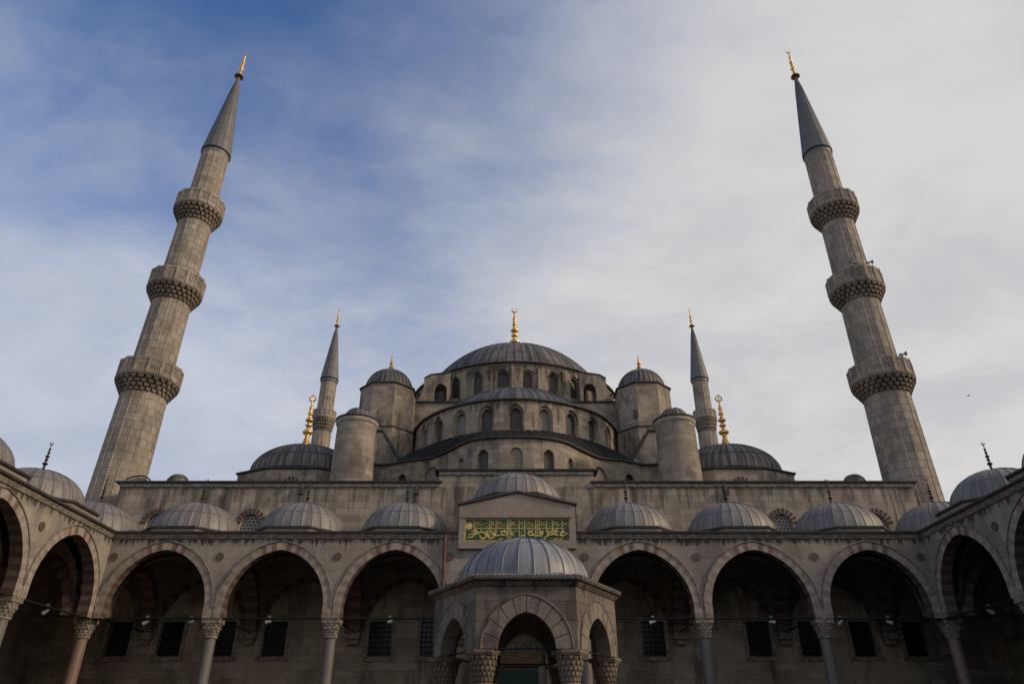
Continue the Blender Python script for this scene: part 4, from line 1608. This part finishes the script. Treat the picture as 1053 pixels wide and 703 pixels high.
# eave: moulded marble cornice with a scalloped tile edge
mb = MB()
sweep(mb, hw_, [(0, 5.36), (.03, 5.38), (.10, 5.47), (.12, 5.5), (0, 5.54)], closed=True)
mb.build('cornice', M['marble_f'], fo)
mb = MB()
he = hexp(2.90)
sweep(mb, he, [(-.25, 5.50), (0, 5.53), (.0, 5.60)], closed=True)
for k in range(6):
    a, b = Vector(he[k]), Vector(he[(k + 1) % 6])
    d_ = (b - a).normalized(); nin = Vector((-d_.y, d_.x)); L_ = (b - a).length
    nt_ = 24
    for q in range(nt_):
        c = a + d_ * (L_ * (q + .5) / nt_)
        e = c + nin * .22
        s_ = c - nin * .03
        mb.tube([(s_.x, s_.y, 5.60), (e.x, e.y, 5.665)], .048, 6)
        mb.face([(s_.x + d_.x * .048 * cos(t), s_.y + d_.y * .048 * cos(t), 5.60 + .048 * sin(t)) for t in [2 * pi * w / 8 for w in range(8)]])
hi_ = hexp(2.0)
for k in range(6):
    a, b, c, d = he[k], he[(k + 1) % 6], hi_[(k + 1) % 6], hi_[k]
    mb.face([(*a, 5.6), (*b, 5.6), (*c, 5.86), (*d, 5.86)])
ngon_cap(mb, hi_, 5.86)
mb.build('scalloped_eave', M['lead_dome'], fo)
mb = MB(); revolve(mb, 0, FY, [(1.97, 5.70)] + ell(1.94, 5.80, 1.36, 18, p=.97), nseam=26, rib=.04, ribw=.022)
mb.build('dome', M['lead_f'], fo)
mb = MB(); ngon_cap(mb, hexp(2.6), 5.3); mb.build('ceiling', M['plaster'], fo)
mb = MB()
hb = hexp(1.75)
sweep(mb, hb, [(0, 0), (0, 1.2), (.08, 1.22), (.08, 1.34), (-.2, 1.34), (-.2, .9)], closed=True); ngon_cap(mb, hexp(1.6), .9)
bs = mb.build('basin', M['marble_f'], fo)
mb = MB()
for k in range(6):
    a, b = Vector(hb[k]), Vector(hb[(k + 1) % 6])
    for q in range(10):
        p = a.lerp(b, q / 10)
        mb.tube([(p.x * .97, FY + (p.y - FY) * .97, 1.3), (p.x * .97, FY + (p.y - FY) * .97, 2.5)], .015, 5)
mb.build('grille', M['iron'], bs)

# ------------------------------------------------------------------ small things
def floodlight(x, y, z, ang, label):
    t = thing('floodlight', (x, y, z), label, 'floodlight', 'small white floodlights on the arcade tie rods')
    mb = MB(); mb.tube([(x, y, z - .02), (x, y, z - .18)], .02, 6); mb.tube([(x - .07, y, z), (x + .07, y, z)], .075, 8)
    mb.build('bracket', M['greypaint'], t)
    mb = MB()
    c, s_ = cos(ang), sin(ang)
    a = Vector((c * .16, s_ * .05, -.05)) ; 
    mb.tube([(x - c * .16, y - .05, z - .22 + s_ * .08), (x - c * .05, y, z - .24), (x + c * .12, y + .02, z - .27 - s_ * .10), (x + c * .19, y + .02, z - .30 - s_ * .13)], [.04, .07, .10, .10], 10)
    e = (x + c * .19, y + .02, z - .30 - s_ * .13)
    mb.build('lamp_body', M['whitepaint'], t)
    return t


FLL = [(-20.0, 'first floodlight from the left on the front tie rod, in the leftmost front arch'),
       (-17.6, 'floodlight near the right foot of the leftmost front arch'),
       (-13.4, 'floodlight in the middle of the second front arch from the left'),
       (-6.9, 'floodlight in the middle of the arch just left of the fountain'),
       (7.3, 'floodlight in the arch just right of the fountain'),
       (13.7, 'floodlight in the middle of the second front arch from the right'),
       (17.4, 'floodlight near the left foot of the rightmost front arch'),
       (20.0, 'floodlight in the middle of the rightmost front arch')]
for i, (x, lb) in enumerate(FLL):
    floodlight(x, 40.75, 7.5, random.uniform(-.8, .8) + (0 if i % 2 else pi), lb)
floodlight(-23.25, 37.0, 7.5, 2.6, 'floodlight on the tie rod of the left wing arcade')
floodlight(23.25, 37.0, 7.5, .4, 'floodlight on the tie rod of the right wing arcade')


def horn(x, y, z, dx_, label):
    t = thing('loudspeaker', (x, y, z), label, 'loudspeaker', 'grey horn loudspeakers on the right minaret')
    mb = MB(); mb.tube([(x, y, z), (x, y, z + .45)], .04, 6); mb.build('bracket', M['greypaint'], t)
    mb = MB(); q = .62
    mb.tube([(x - dx_ * .35 * q, y, z + .4), (x - dx_ * .15 * q, y - .02, z + .42), (x + dx_ * .1 * q, y - .04, z + .44), (x + dx_ * .3 * q, y - .06, z + .45), (x + dx_ * .45 * q, y - .08, z + .46)], [.15 * q, .15 * q, .07 * q, .16 * q, .32 * q], 12)
    mb.build('horn', M['greypaint'], t)
    return t


horn(MX - .75, 50 - 1.95, 35.75, -1, 'left horn loudspeaker on the middle balcony of the right minaret')
horn(MX + .55, 50 - 2.0, 35.75, 1, 'right horn loudspeaker on the middle balcony of the right minaret')
horn(MX + .95, 50 - 2.05, 27.1, 1, 'horn loudspeaker on the lowest balcony of the right minaret')

# rope strung between the left minarets
mb = MB()
A, B = Vector((-27.6, 51.8, 43.6)), Vector((-28.1, 95.4, 44.0))
mb.tube([A.lerp(B, k / 24) - Vector((0, 0, 3.2 * 4 * (k / 24) * (1 - k / 24))) for k in range(25)], .006, 5)
tag(mb.build('cable', M['whitepaint']), 'thin sagging rope strung backward from the left minaret', 'rope')

# gull
g = thing('gull', (36.5, 52, 25.9), 'small gull gliding in the sky right of the right minaret', 'bird')
mb = MB()
mb.tube([(35.2, 52, 30.2), (35.3, 52, 30.21), (35.5, 52, 30.22), (35.65, 52, 30.2), (35.8, 52, 30.18)], [.01, .06, .08, .05, .01], 8)
for sg in (-1, 1):
    for th in (0, .02):
        mb.face([(35.42, 52, 30.24 + th), (35.58, 52, 30.24 + th), (35.56, 52 + sg * .35, 30.36 + th), (35.46, 52 + sg * .35, 30.38 + th)])
        mb.face([(35.46, 52 + sg * .35, 30.38 + th), (35.56, 52 + sg * .35, 30.36 + th), (35.72, 52 + sg * .75, 30.30 + th)])
mb.v = [Vector((36.5, 52, 25.9)) + (v - Vector((35.5, 52, 30.2))) * .45 for v in mb.v]
mb.build('body', M['feather'], g)
fo.location.x = .09
fo.location.z = -.06
